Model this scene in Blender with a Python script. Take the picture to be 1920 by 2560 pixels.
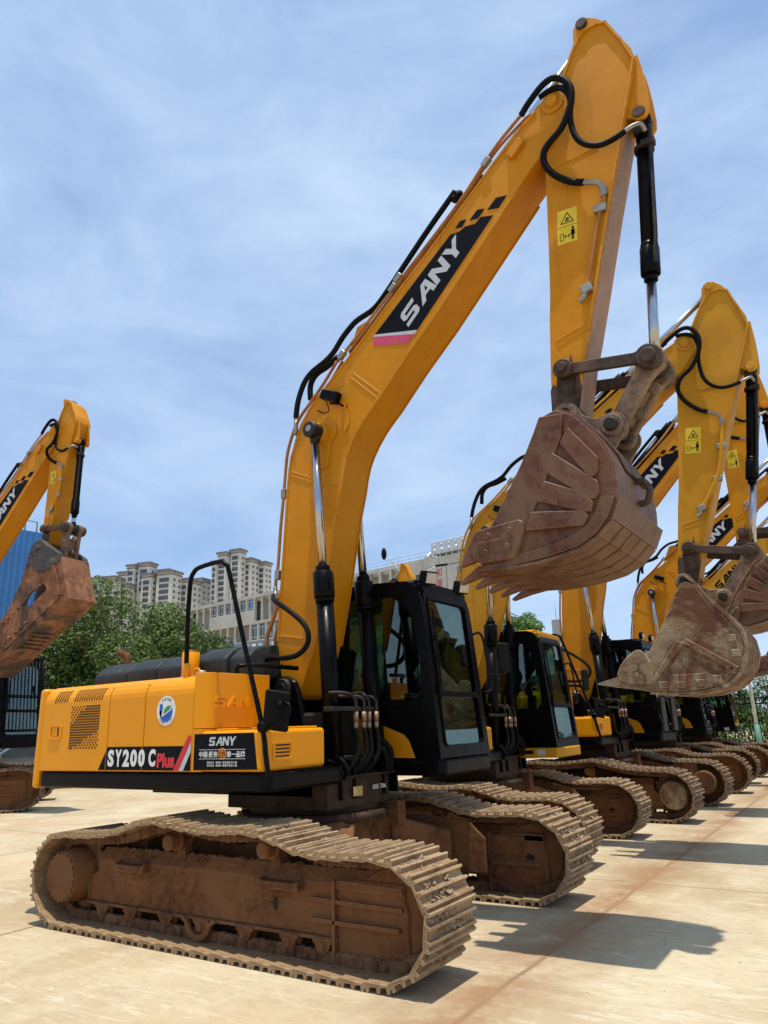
import bpy, bmesh, math, random
from mathutils import Vector, Matrix, noise
from mathutils.geometry import tessellate_polygon
R=math.radians; PI=math.pi
scn=bpy.context.scene
for o in list(bpy.data.objects): bpy.data.objects.remove(o)
# ------------------------------------------------------------------ camera
cam=bpy.data.cameras.new('camera'); co=bpy.data.objects.new('camera',cam); scn.collection.objects.link(co); scn.camera=co
cam.sensor_fit='VERTICAL'; cam.sensor_height=36.0; cam.lens=36.0*1809.7/2560.0; cam.clip_start=.05; cam.clip_end=3000
def cam_axes(a,p,r):
    f=Vector((math.cos(p)*math.cos(a),math.cos(p)*math.sin(a),math.sin(p)))
    rt=Vector((math.sin(a),-math.cos(a),0)); up=rt.cross(f); c,s=math.cos(r),math.sin(r)
    return c*rt+s*up, -s*rt+c*up, f
rt,up,fw=cam_axes(R(122.85272522),R(16.51498377),R(-1.88274234))
M=Matrix((( rt.x,up.x,-fw.x),(rt.y,up.y,-fw.y),(rt.z,up.z,-fw.z))).to_4x4()
M.translation=Vector((4.654,-5.8376,1.6)); co.matrix_world=M
scn.render.resolution_x=768; scn.render.resolution_y=1024
# ------------------------------------------------------------------ sky, sun, exposure
SUN=Vector((.082,-.10,1)).normalized()
w=bpy.data.worlds.new('World'); scn.world=w; w.use_nodes=True
wn=w.node_tree.nodes; wl=w.node_tree.links; wn.clear()
wo=wn.new('ShaderNodeOutputWorld'); bg=wn.new('ShaderNodeBackground'); bg.inputs[1].default_value=.12
sky=wn.new('ShaderNodeTexSky'); sky.sky_type='NISHITA'; sky.sun_disc=False
sky.sun_elevation=math.asin(SUN.z); sky.sun_rotation=math.atan2(SUN.x,SUN.y); sky.air_density=1.0; sky.dust_density=.6; sky.ozone_density=2.0
tc=wn.new('ShaderNodeTexCoord'); mp=wn.new('ShaderNodeMapping'); mp.inputs['Scale'].default_value=(1,1,2.6)
wl.new(tc.outputs['Generated'],mp.inputs[0])
def wnoise(scale,detail,rough,dist):
    n=wn.new('ShaderNodeTexNoise'); n.inputs['Scale'].default_value=scale; n.inputs['Detail'].default_value=detail
    n.inputs['Roughness'].default_value=rough; n.inputs['Distortion'].default_value=dist; wl.new(mp.outputs[0],n.inputs[0]); return n
n1=wnoise(1.25,8,.56,.6); n2=wnoise(4.2,7,.60,.9)
mx=wn.new('ShaderNodeMix'); mx.data_type='FLOAT'; mx.inputs[0].default_value=.28
wl.new(n1.outputs[0],mx.inputs[2]); wl.new(n2.outputs[0],mx.inputs[3])
cr=wn.new('ShaderNodeValToRGB'); cr.color_ramp.elements[0].position=.38; cr.color_ramp.elements[0].color=(0,0,0,1)
cr.color_ramp.elements[1].position=.66; cr.color_ramp.elements[1].color=(.70,.70,.70,1)
wl.new(mx.outputs[0],cr.inputs[0])
cm=wn.new('ShaderNodeMix'); cm.data_type='RGBA'; cm.inputs[7].default_value=(5.3,6.5,7.9,1)
tint=wn.new('ShaderNodeMix'); tint.data_type='RGBA'; tint.blend_type='MULTIPLY'; tint.inputs[0].default_value=1; tint.inputs[7].default_value=(1.0,1.0,1.0,1)
veil=wn.new('ShaderNodeMix'); veil.data_type='RGBA'; veil.inputs[0].default_value=.55; veil.inputs[7].default_value=(2.75,4.2,6.9,1); wl.new(sky.outputs[0],veil.inputs[6])
wl.new(veil.outputs[2],tint.inputs[6]); wl.new(tint.outputs[2],cm.inputs[6]); wl.new(cr.outputs[0],cm.inputs[0]); wl.new(cm.outputs[2],bg.inputs[0]); wl.new(bg.outputs[0],wo.inputs[0])
sl=bpy.data.lights.new('sun','SUN'); sl.energy=4.0; sl.angle=R(.53); sl.color=(1,.95,.86)
so=bpy.data.objects.new('sun',sl); scn.collection.objects.link(so); so.rotation_euler=SUN.to_track_quat('Z','Y').to_euler(); so.location=(0,0,40)
scn.view_settings.view_transform='Standard'; scn.view_settings.look='None'; scn.view_settings.exposure=.25; scn.view_settings.gamma=1
# ------------------------------------------------------------------ materials
def lin(h): 
    h=h.lstrip('#'); c=[int(h[i:i+2],16)/255 for i in (0,2,4)]
    return tuple((x/12.92 if x<=.04045 else ((x+.055)/1.055)**2.4) for x in c)
class NT:
    def __init__(s,name):
        s.m=bpy.data.materials.new(name); s.m.use_nodes=True; s.t=s.m.node_tree; s.n=s.t.nodes; s.l=s.t.links
        s.b=s.n['Principled BSDF']; s.tc=s.n.new('ShaderNodeTexCoord')
    def noise(s,scale,detail=4,rough=.55,dist=0,stretch=None,src='Object'):
        n=s.n.new('ShaderNodeTexNoise'); n.inputs['Scale'].default_value=scale; n.inputs['Detail'].default_value=detail
        n.inputs['Roughness'].default_value=rough; n.inputs['Distortion'].default_value=dist
        if stretch:
            m=s.n.new('ShaderNodeMapping'); m.inputs['Scale'].default_value=stretch; s.l.new(s.tc.outputs[src],m.inputs[0]); s.l.new(m.outputs[0],n.inputs[0])
        else: s.l.new(s.tc.outputs[src],n.inputs[0])
        return n.outputs[0]
    def ramp(s,src,stops):
        r=s.n.new('ShaderNodeValToRGB'); e=r.color_ramp.elements
        while len(e)<len(stops): e.new(.5)
        for i,(p,c) in enumerate(stops):
            e[i].position=p; e[i].color=(c[0],c[1],c[2],1) if not isinstance(c,(int,float)) else (c,c,c,1)
        s.l.new(src,r.inputs[0]); return r.outputs[0]
    def mix(s,f,a,b,mode='MIX'):
        m=s.n.new('ShaderNodeMix'); m.data_type='RGBA'; m.blend_type=mode
        for i,v in ((0,f),(6,a),(7,b)):
            if hasattr(v,'is_linked') or hasattr(v,'links'): s.l.new(v,m.inputs[i])
            elif isinstance(v,(int,float)): m.inputs[i].default_value=v
            else: m.inputs[i].default_value=(v[0],v[1],v[2],1)
        return m.outputs[2]
    def edge(s,r=.012,gain=6.0):
        b=s.n.new('ShaderNodeBevel'); b.samples=4; b.inputs['Radius'].default_value=r; g=s.n.new('ShaderNodeNewGeometry')
        d=s.n.new('ShaderNodeVectorMath'); d.operation='DOT_PRODUCT'; s.l.new(b.outputs[0],d.inputs[0]); s.l.new(g.outputs['Normal'],d.inputs[1])
        m=s.n.new('ShaderNodeMath'); m.operation='SUBTRACT'; m.inputs[0].default_value=1; s.l.new(d.outputs['Value'],m.inputs[1])
        k=s.n.new('ShaderNodeMath'); k.operation='MULTIPLY'; k.use_clamp=True; k.inputs[1].default_value=gain; s.l.new(m.outputs[0],k.inputs[0]); return k.outputs[0]
    def set(s,k,v):
        i=s.b.inputs[k]
        if hasattr(v,'links'): s.l.new(v,i)
        elif isinstance(v,tuple): i.default_value=(v[0],v[1],v[2],1)
        else: i.default_value=v
    def bump(s,src,strength=.3,dist=.01):
        b=s.n.new('ShaderNodeBump'); b.inputs['Strength'].default_value=strength; b.inputs['Distance'].default_value=dist
        s.l.new(src,b.inputs['Height']); s.l.new(b.outputs[0],s.b.inputs['Normal'])
def paint(name,c,rough=.35,coat=.3,dirt=(.35,.27,.18),amt=.25,var=.12,wav=.0,spec=.2):
    t=NT(name); a=t.noise(1.3,5,.6); b=t.noise(9,6,.7); d=t.noise(40,3,.6)
    c2=tuple(x*(1-var*1.6) for x in c); base=t.mix(t.ramp(a,[(.35,0),(.7,1)]),c,c2)
    mask=t.ramp(b,[(.52,0),(.80,amt)])
    base=t.mix(mask,base,dirt)
    spots=t.ramp(d,[(.70,0),(.78,.45*min(1,amt*3))]); base=t.mix(spots,base,tuple(x*.35 for x in c))
    if amt>=.3 and sum(c)>.3:
        base=t.mix(t.ramp(t.noise(.9,6,.6,.6),[(.52,0),(.66,.5)]),base,(c[0]*1.12,c[1]*1.22,c[2]+.03))
        base=t.mix(t.ramp(t.noise(13,5,.7,stretch=(1,1,.06)),[(.58,0),(.80,.55)]),base,(.24,.10,.02))
        base=t.mix(t.ramp(t.noise(26,6,.8,2.5),[(.655,0),(.70,.75)]),base,(.10,.045,.02))
        base=t.mix(t.mix(1,t.edge(.010,4),t.ramp(t.noise(9,5,.7),[(.45,0),(.62,.9)]),'MULTIPLY'),base,(.75,.45,.12))
    elif sum(c)>.3:
        base=t.mix(t.ramp(t.noise(7,5,.75,stretch=(1,1,.15)),[(.60,0),(.85,.30)]),base,(.42,.20,.02))
    t.set('Base Color',base); t.set('Roughness',t.ramp(b,[(.3,rough),(.75,min(1,rough+.25))])); t.set('Coat Weight',coat); t.set('Coat Roughness',.12); t.set('Specular IOR Level',spec)
    if wav: t.bump(t.noise(1.7,2,.5),wav,.02)
    return t.m
def dirty(name,cols,scale=3,rough=.9,bump=.6,bd=.02,streak=None,metal=0,edge=0,polish=0,patch=None):
    t=NT(name); a=t.noise(scale,8,.65,.4); b=t.noise(scale*6,6,.7); c=t.noise(scale*25,4,.7)
    k=len(cols)-1; col=t.ramp(a,[(.33+.34*i/k,cols[i]) for i in range(k+1)])
    col=t.mix(t.ramp(b,[(.42,0),(.7,.7)]),col,cols[-1]); col=t.mix(t.ramp(c,[(.5,0),(.75,.5)]),col,tuple(x*.45 for x in cols[0]))
    if patch: col=t.mix(t.ramp(t.noise(1.1,7,.7,.8),[(.47,0),(.56,.9)]),col,patch)
    if streak:
        col=t.mix(t.ramp(t.noise(34,3,.6,stretch=(1,1,.03)),[(.60,0),(.74,.40)]),col,tuple(min(1,x*1.5) for x in cols[-1]))
        col=t.mix(t.ramp(t.noise(16,4,.65,stretch=(1,1,.07)),[(.58,0),(.76,.45)]),col,tuple(x*.4 for x in cols[0]))
    if edge: 
        e=t.edge(.014,5); e=t.mix(1,e,t.ramp(t.noise(11,5,.7),[(.35,.1),(.6,1)]),'MULTIPLY'); col=t.mix(t.mix(1,e,(edge,edge,edge),'MULTIPLY'),col,tuple(min(1,x*1.35+.05) for x in cols[-1]))
    t.set('Base Color',col); t.set('Roughness',rough); t.set('Metallic',metal)
    hb=t.mix(.5,b,c); t.bump(hb,bump,bd); t.set('Specular IOR Level',.3); return t.m
def plain(name,c,rough=.5,metal=0,spec=.5,coat=0,amt=.15,scale=8):
    t=NT(name); a=t.noise(scale,5,.6); t.set('Base Color',t.mix(t.ramp(a,[(.35,0),(.7,1)]),c,tuple(x*(1-amt*2) for x in c)))
    t.set('Roughness',t.ramp(a,[(.3,rough),(.7,min(1,rough+.12))])); t.set('Metallic',metal); t.set('Coat Weight',coat); t.set('Specular IOR Level',spec)
    return t.m
MT={}
MT['yellow']=paint('yellow_paint',(.76,.290,.0),.32,.10,amt=.05,dirt=(.35,.2,.05),var=.05)
MT['boomyellow']=paint('weathered_yellow_paint',(.58,.225,.0),.42,.0,dirt=(.30,.13,.015),amt=.35,var=.10,wav=.22)
MT['boomyellow2']=paint('faded_yellow_paint',(.56,.26,.010),.5,.0,dirt=(.26,.16,.06),amt=.5,var=.12,wav=.22)
MT['black']=paint('black_paint',(.0022,.0022,.0026),.22,.0,dirt=(.014,.012,.010),amt=.30,var=.2,spec=.10)
MT['blackoil']=dirty('oily_black_metal',[(.004,.0035,.003),(.009,.008,.007),(.035,.025,.017)],5,.5,.5,.01)
MT['rubber']=plain('black_rubber',(.006,.006,.006),.55,spec=.12)
MT['cover']=paint('black_plastic_hood',(.030,.036,.039),.45,0,dirt=(.075,.082,.080),amt=.8,var=.3,wav=.6)
MT['chrome']=plain('chrome_rod',(.50,.51,.53),.14,1,amt=.12,scale=3)
MT['steel']=plain('zinc_steel',(.35,.33,.29),.45,.8)
MT['rust']=dirty('rusty_bucket_steel',[(.032,.011,.006),(.092,.031,.016),(.180,.078,.038)],2.6,.55,.55,.008,streak=1,edge=1,patch=(.15,.080,.042))
MT['dust']=dirty('dusty_bucket_steel',[(.12,.055,.028),(.24,.165,.095),(.42,.33,.21)],1.9,.9,1.0,.02,edge=.8,patch=(.115,.042,.020))
MT['mud']=dirty('muddy_track_frame',[(.048,.016,.005),(.125,.045,.014),(.22,.098,.038)],2.3,.92,.6,.01,edge=.7,patch=(.17,.075,.028))
MT['shoe']=dirty('dusty_track_steel',[(.12,.055,.023),(.25,.15,.072),(.40,.28,.155)],3,.75,.6,.008,edge=.9)
MT['shoedark']=dirty('dark_track_steel',[(.075,.036,.017),(.17,.10,.052),(.33,.22,.125)],3,.8,.6,.012)
MT['clod']=dirty('dried_mud_clods',[(.25,.16,.09),(.38,.27,.17),(.45,.36,.25)],9,1,.9,.02)
MT['link']=dirty('brown_track_links',[(.045,.017,.007),(.11,.048,.020),(.21,.11,.055)],5,.85,.5,.01)
MT['linkage']=dirty('greasy_linkage_steel',[(.014,.009,.006),(.045,.026,.016),(.12,.068,.04)],3,.6,.5,.01)
MT['dustlink']=dirty('dusty_link_steel',[(.06,.035,.022),(.14,.085,.055),(.30,.20,.13)],3,.75,.5,.012)
MT['wornface']=dirty('worn_pinkish_paint',[(.30,.17,.12),(.42,.26,.19),(.36,.2,.1)],2,.7,.3,.01,streak=(1,1,.2))
MT['copperpipe']=dirty('rusty_orange_pipe',[(.16,.055,.02),(.36,.14,.03),(.42,.19,.05)],2,.5,.3,.006)
MT['white']=plain('white_vinyl',(.72,.72,.70),.4,amt=.04)
MT['silver']=plain('silver_vinyl',(.5,.52,.54),.4,amt=.1,scale=30)
MT['decal']=plain('black_vinyl',(.004,.0045,.009),.45,amt=.3,scale=30,spec=.1)
MT['signyellow0']=dirty('grimy_yellow_label',[(.05,.03,.01),(.42,.26,.05),(.55,.45,.25)],22,.7,.2,.004)
MT['red']=plain('red_vinyl',(.62,.015,.02),.4,amt=.05)
MT['pink']=plain('faded_red_vinyl',(.62,.06,.13),.4,amt=.15)
MT['sticker']=plain('yellow_sticker',(.78,.55,.01),.45,amt=.1)
MT['orange']=plain('orange_vinyl',(.8,.25,.02),.4)
MT['blue']=plain('blue_vinyl',(.01,.10,.5),.4); MT['green']=plain('green_vinyl',(.02,.32,.12),.4)
MT['dark']=plain('dark_recess',(.010,.008,.006),.8)
MT['lens']=plain('lamp_lens',(.62,.55,.45),.15,spec=.8)
MT['seat']=plain('cab_interior',(.02,.022,.025),.7,spec=.15)
MT['grease']=dirty('greasy_brown_frame',[(.010,.005,.003),(.030,.014,.007),(.085,.042,.021)],4,.7,.5,.01)
MT['liner']=plain('roof_liner',(.22,.23,.2),.8)
MT['aluminium']=plain('oily_brass_fitting',(.34,.22,.14),.45,.6)
MT['rustorange']=dirty('orange_rusty_steel',[(.05,.02,.012),(.20,.075,.032),(.33,.155,.075)],2.6,.8,.5,.012,streak=1,edge=.8,patch=(.045,.035,.03))
MT['couplersteel']=dirty('dark_coupler_steel',[(.02,.018,.018),(.045,.04,.04),(.12,.09,.07)],3,.55,.4,.01,edge=.6)
MT['orangedust']=dirty('orange_clay_dust',[(.27,.115,.045),(.42,.20,.09),(.50,.29,.15)],6,1,.8,.012)
def glass(name,tr,refl=.06):
    m=bpy.data.materials.new(name); m.use_nodes=True; n=m.node_tree.nodes; l=m.node_tree.links; n.clear()
    o=n.new('ShaderNodeOutputMaterial'); t=n.new('ShaderNodeBsdfTransparent'); t.inputs[0].default_value=(*tr,1)
    g=n.new('ShaderNodeBsdfGlossy'); g.inputs['Roughness'].default_value=.02; g.inputs[0].default_value=(.9,.95,.95,1)
    lw=n.new('ShaderNodeLayerWeight'); lw.inputs[0].default_value=.35; mr=n.new('ShaderNodeMapRange'); mr.inputs[3].default_value=refl; mr.inputs[4].default_value=.42
    x=n.new('ShaderNodeMixShader'); l.new(lw.outputs['Fresnel'],mr.inputs[0]); l.new(mr.outputs[0],x.inputs[0]); l.new(t.outputs[0],x.inputs[1]); l.new(g.outputs[0],x.inputs[2]); l.new(x.outputs[0],o.inputs[0]); return m
MT['glass']=glass('tinted_glass',(.50,.62,.55),.07); MT['carglass']=glass('dark_glass',(.08,.1,.1),.15)
# ------------------------------------------------------------------ mesh helpers
col=scn.collection
class ID:
    def __call__(s,x,z): return (x,z)
    k=1.0
ident=ID()
class Sim:   # similarity in the xz plane, taking p1,p2 to q1,q2
    def __init__(s,p1,p2,q1,q2):
        a=complex(*p1); b=complex(*p2); c=complex(*q1); d=complex(*q2); s.m=(d-c)/(b-a); s.a=a; s.c=c; s.k=abs(s.m)
    def __call__(s,x,z): r=s.c+s.m*(complex(x,z)-s.a); return (r.real,r.imag)
SPLIT=set('pivot_pin boom_bracket hose_fitting pipe_clamp weld_rib pin_boss side_rib hydraulic_hose hydraulic_pipe cylinder_ear cylinder_bracket flange mirror_arm pipe_fitting main_frame work_lamp lifting_eye handrail steel_tube control_console windscreen door_window side_window side_guard lamp_bracket swing_motor side_cutter door_handle filler_cap water_tank roof_vent hose_bracket stick_nose quick_coupler window_seal camera mast cab_roof wing_mirror slot wiper cylinder_pipe warning_label level grab_rail badge_emblem driver_seat'.split())
def clusters(bm,eps=.012):
    seen=set(); isl=[]
    for v in bm.verts:
        if v in seen: continue
        st=[v]; seen.add(v); L=[]
        while st:
            a=st.pop(); L.append(a)
            for e in a.link_edges:
                b=e.other_vert(a)
                if b not in seen: seen.add(b); st.append(b)
        lo=[min(p.co[i] for p in L)-eps for i in range(3)]; hi=[max(p.co[i] for p in L)+eps for i in range(3)]
        isl.append([L,lo,hi])
    ch=True
    while ch:
        ch=False
        for i in range(len(isl)):
            for j in range(i+1,len(isl)):
                A,B=isl[i],isl[j]
                if all(A[1][k]<=B[2][k] and B[1][k]<=A[2][k] for k in range(3)):
                    isl[i]=[A[0]+B[0],[min(A[1][k],B[1][k]) for k in range(3)],[max(A[2][k],B[2][k]) for k in range(3)]]; isl.pop(j); ch=True; break
            if ch: break
    return [a[0] for a in isl]
class MB:
    def __init__(s,T=ident): s.bm=bmesh.new(); s.T=T
    def v(s,x,y,z): X,Z=s.T(x,z); return s.bm.verts.new((X,y,Z))
    def faces(s,vs,fs):
        for f in fs:
            try: s.bm.faces.new([vs[i] for i in f])
            except ValueError: pass
    def prism(s,pts,y0,y1,bev=0,seg=1,off=None):  # polygon in xz, extruded along y
        t=bmesh.new(); n=len(pts); T=s.T
        a=[]; b=[]
        for (x,z) in pts: X,Z=T(x,z); a.append(t.verts.new((X,y0,Z))); b.append(t.verts.new((X,y1,Z)))
        t.faces.new(a); t.faces.new(b[::-1])
        for i in range(n): j=(i+1)%n; t.faces.new((a[j],a[i],b[i],b[j]))
        s._fin(t,bev,seg); return s
    def plan(s,pts,z0,z1,bev=0,seg=1):            # polygon in xy, extruded along z
        t=bmesh.new(); n=len(pts); a=[t.verts.new((x,y,z0)) for x,y in pts]; b=[t.verts.new((x,y,z1)) for x,y in pts]
        t.faces.new(a); t.faces.new(b[::-1])
        for i in range(n): j=(i+1)%n; t.faces.new((a[j],a[i],b[i],b[j]))
        s._fin(t,bev,seg); return s
    def prof(s,pts,x0,x1,bev=0,seg=1):            # polygon in yz, extruded along x
        t=bmesh.new(); n=len(pts); a=[t.verts.new((x0,y,z)) for y,z in pts]; b=[t.verts.new((x1,y,z)) for y,z in pts]
        t.faces.new(a); t.faces.new(b[::-1])
        for i in range(n): j=(i+1)%n; t.faces.new((a[j],a[i],b[i],b[j]))
        s._fin(t,bev,seg); return s
    def _fin(s,t,bev,seg):
        bmesh.ops.recalc_face_normals(t,faces=t.faces)
        if bev:
            es=[e for e in t.edges if len(e.link_faces)==2 and e.calc_face_angle(0)>R(28)]
            bmesh.ops.bevel(t,geom=es,offset=bev,segments=seg,profile=.5,affect='EDGES',clamp_overlap=True)
        me=bpy.data.meshes.new('t'); t.to_mesh(me); t.free(); s.bm.from_mesh(me); bpy.data.meshes.remove(me)
    def box(s,x0,x1,y0,y1,z0,z1,bev=0,seg=1): return s.prism([(x0,z0),(x1,z0),(x1,z1),(x0,z1)],y0,y1,bev,seg)
    def obox(s,c,ax,ay,az,hx,hy,hz,bev=0):        # oriented box in 3D (no xz map)
        t=bmesh.new(); c=Vector(c); ax=Vector(ax).normalized(); ay=Vector(ay).normalized(); az=Vector(az).normalized()
        vs=[t.verts.new(c+ax*hx*i+ay*hy*j+az*hz*k) for i in(-1,1) for j in(-1,1) for k in(-1,1)]
        for f in ((0,1,3,2),(4,6,7,5),(0,4,5,1),(2,3,7,6),(0,2,6,4),(1,5,7,3)): t.faces.new([vs[i] for i in f])
        s._fin(t,bev,1); return s
    def cyl(s,p0,p1,r0,r1=None,n=20,cap=True,bev=0):   # points (x,y,z), mapped by T
        r1=r0 if r1 is None else r1; P=[]
        for p in (p0,p1): X,Z=s.T(p[0],p[2]); P.append(Vector((X,p[1],Z)))
        t=bmesh.new(); d=(P[1]-P[0]); q=d.to_track_quat('Z','Y'); A=[];B=[]
        for i in range(n):
            a=2*PI*i/n; e=q@Vector((math.cos(a),math.sin(a),0)); A.append(t.verts.new(P[0]+e*r0)); B.append(t.verts.new(P[1]+e*r1))
        for i in range(n): j=(i+1)%n; f=t.faces.new((A[i],A[j],B[j],B[i])); f.smooth=True
        if cap: t.faces.new(A[::-1]); t.faces.new(B)
        s._fin(t,bev,1)
        return s
    def tube(s,pts,r,n=8,sub=5,smooth=True,ribs=0):
        P=[]
        for p in pts: X,Z=s.T(p[0],p[2]); P.append(Vector((X,p[1],Z)))
        if smooth and len(P)>2: P=catmull(P,sub)
        if ribs:
            L=0; Q=[P[0]]; acc=[0]
            for i in range(1,len(P)): L+=(P[i]-P[i-1]).length; acc.append(L)
            m=max(2,int(L/ribs)); Q=[]
            for k in range(m+1):
                t=L*k/m; i=1
                while i<len(P)-1 and acc[i]<t: i+=1
                u=(t-acc[i-1])/max(1e-6,acc[i]-acc[i-1]); Q.append(P[i-1].lerp(P[i],min(1,max(0,u))))
            P=Q
        rings=[]; nrm=None
        for i,p in enumerate(P):
            d=(P[min(i+1,len(P)-1)]-P[max(i-1,0)]).normalized()
            if nrm is None: nrm=d.orthogonal().normalized()
            nrm=(nrm-d*nrm.dot(d)).normalized(); bn=d.cross(nrm)
            rr=r*(1+(.13 if i%2 else -.09)) if ribs else r
            rings.append([s.bm.verts.new(p+(nrm*math.cos(2*PI*k/n)+bn*math.sin(2*PI*k/n))*rr) for k in range(n)])
        for a,b in zip(rings,rings[1:]):
            for k in range(n): f=s.bm.faces.new((a[k],a[(k+1)%n],b[(k+1)%n],b[k])); f.smooth=True
        s.bm.faces.new(rings[0][::-1]); s.bm.faces.new(rings[-1]); return s
    def sheet(s,pts,y,th=.003):                   # flat polygon at y, thickness towards -y
        return s.prism(pts,y-th,y)
    def wall(s,outer,holes,f3,th):                # 2D outline with holes mapped by f3(u,v,d)
        loops=[outer]+holes; V2=[p for lp in loops for p in lp]
        tris=tessellate_polygon([[Vector((p[0],p[1],0)) for p in lp] for lp in loops])
        a=[s.bm.verts.new(f3(p[0],p[1],0)) for p in V2]; b=[s.bm.verts.new(f3(p[0],p[1],th)) for p in V2]
        for t in tris:
            try: s.bm.faces.new([a[i] for i in t]); s.bm.faces.new([b[i] for i in t][::-1])
            except ValueError: pass
        k=0
        for lp in loops:
            n=len(lp)
            for i in range(n):
                j=(i+1)%n
                try: s.bm.faces.new((a[k+i],a[k+j],b[k+j],b[k+i]))
                except ValueError: pass
            k+=n
        bmesh.ops.recalc_face_normals(s.bm,faces=s.bm.faces); return s
    def ball(s,c,r,sc=(1,1,1),sub=2,rough=0,seed=0):
        t=bmesh.new(); bmesh.ops.create_icosphere(t,subdivisions=sub,radius=1)
        X,Z=s.T(c[0],c[2])
        for v in t.verts:
            k=1+rough*noise.noise(v.co*1.7+Vector((seed,seed*2,0))); v.co=Vector((X+v.co.x*r*sc[0]*k,c[1]+v.co.y*r*sc[1]*k,Z+v.co.z*r*sc[2]*k))
        for f in t.faces: f.smooth=True
        me=bpy.data.meshes.new('t'); t.to_mesh(me); t.free(); s.bm.from_mesh(me); bpy.data.meshes.remove(me); return s
    def build(s,name,mat,parent=None,smooth=False):
        if name in SPLIT:
            cl=clusters(s.bm)
            if 1<len(cl)<=12:
                out=None
                for vs in cl:
                    k=MB(); mp={v:k.bm.verts.new(v.co) for v in vs}
                    for f in {f for v in vs for f in v.link_faces}:
                        g=k.bm.faces.new([mp[v] for v in f.verts]); g.smooth=f.smooth
                    o=k._obj(name,mat,parent); out=out or o
                s.bm.free(); return out
        return s._obj(name,mat,parent,smooth)
    def _obj(s,name,mat,parent=None,smooth=False):
        me=bpy.data.meshes.new(name); s.bm.to_mesh(me); s.bm.free()
        me.materials.append(MT[mat] if isinstance(mat,str) else mat)
        if smooth:
            for p in me.polygons: p.use_smooth=True
        o=bpy.data.objects.new(name,me); col.objects.link(o)
        if parent: o.parent=parent
        return o
def catmull(P,sub):
    out=[]
    for i in range(len(P)-1):
        p0=P[max(i-1,0)];p1=P[i];p2=P[i+1];p3=P[min(i+2,len(P)-1)]
        for k in range(sub):
            t=k/sub; out.append(.5*((2*p1)+(p2-p0)*t+(2*p0-5*p1+4*p2-p3)*t*t+(3*p1-p0-3*p2+p3)*t**3))
    out.append(P[-1]); return out
def tag(o,label=None,cat=None,group=None,kind=None):
    for k,v in (('label',label),('category',cat),('group',group),('kind',kind)):
        if v: o[k]=v
    return o
def empty(name,loc,rz=0,sc=1):
    o=bpy.data.objects.new(name,None); col.objects.link(o); o.location=loc; o.rotation_euler=(0,0,rz); o.scale=(sc,)*3; o.empty_display_size=.3; return o
def arc(cx,cz,r,a0,a1,n=6): return [(cx+r*math.cos(R(a0+(a1-a0)*i/n)),cz+r*math.sin(R(a0+(a1-a0)*i/n))) for i in range(n+1)]
def rrect(x0,x1,z0,z1,r,n=4): return arc(x1-r,z1-r,r,0,90,n)+arc(x0+r,z1-r,r,90,180,n)+arc(x0+r,z0+r,r,180,270,n)+arc(x1-r,z0+r,r,270,360,n)
_font={}
def text_tris(txt,bold=0.0,shear=0.0):
    key=(txt,bold,shear)
    if key in _font: return _font[key]
    cu=bpy.data.curves.new('txt','FONT'); cu.body=txt; cu.size=1; cu.offset=bold; cu.shear=shear; cu.resolution_u=3
    o=bpy.data.objects.new('txt',cu); col.objects.link(o)
    me=o.to_mesh(); vs=[(v.co.x,v.co.y) for v in me.vertices]; fs=[tuple(p.vertices) for p in me.polygons]
    o.to_mesh_clear(); bpy.data.objects.remove(o); bpy.data.curves.remove(cu)
    _font[key]=(vs,fs); return vs,fs
def text(mb,txt,f3,box,bold=.01,shear=0):   # fit the text to box (u0,u1,v0,v1) on the surface f3(u,v)->point
    vs,fs=text_tris(txt,bold,shear)
    if not vs: return mb
    a=min(v[0] for v in vs);b=max(v[0] for v in vs);c=min(v[1] for v in vs);d=max(v[1] for v in vs)
    V=[mb.bm.verts.new(f3(box[0]+(x-a)/(b-a)*(box[1]-box[0]),box[2]+(y-c)/(d-c)*(box[3]-box[2]))) for x,y in vs]
    for f in fs:
        try: mb.bm.faces.new([V[i] for i in f])
        except ValueError: pass
    return mb
# the slanted block letters of the maker's word mark, each in a 1 x 1 box
SANY=[[(.0,.0),(.80,.0),(.95,.12),(.98,.45),(.85,.58),(.30,.58),(.32,.76),(1.02,.76),(1.08,1.),(.25,1.),(.10,.88),(.05,.52),(.18,.40),(.70,.40),(.68,.23),(.04,.23)],
 [(0,0),(.28,0),(.45,.28),(.78,.28),(.80,0),(1.06,0),(.98,1.),(.62,1.),],
 [(0,0),(.26,0),(.33,.62),(.70,0),(1.,0),(1.10,1.),(.84,1.),(.77,.40),(.42,1.),(.10,1.)],
 [(.30,0),(.58,0),(.62,.38),(1.12,1.),(.80,1.),(.52,.62),(.36,1.),(.06,1.),(.34,.38)]]
A_HOLE=[(.57,.48),(.76,.48),(.74,.78)]
def wordmark(mb,f3,gap=.07,skip=0):          # f3(u,v) with u,v in 0..1 over the whole word
    n=4; wd=(1-gap*(n-1)/n*1.0)/n
    for i,L in enumerate(SANY):
        if i<skip: continue
        u0=i*(wd+gap/n*1.0)
        P=[Vector((u0+x*wd,y,0)) for x,y in L]; loops=[P]
        if i==1: loops.append([Vector((u0+x*wd,y,0)) for x,y in A_HOLE])
        flat=[p for l in loops for p in l]; V=[mb.bm.verts.new(f3(p.x,p.y)) for p in flat]
        for t in tessellate_polygon(loops):
            try: mb.bm.faces.new([V[k] for k in t])
            except ValueError: pass
    return mb
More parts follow.
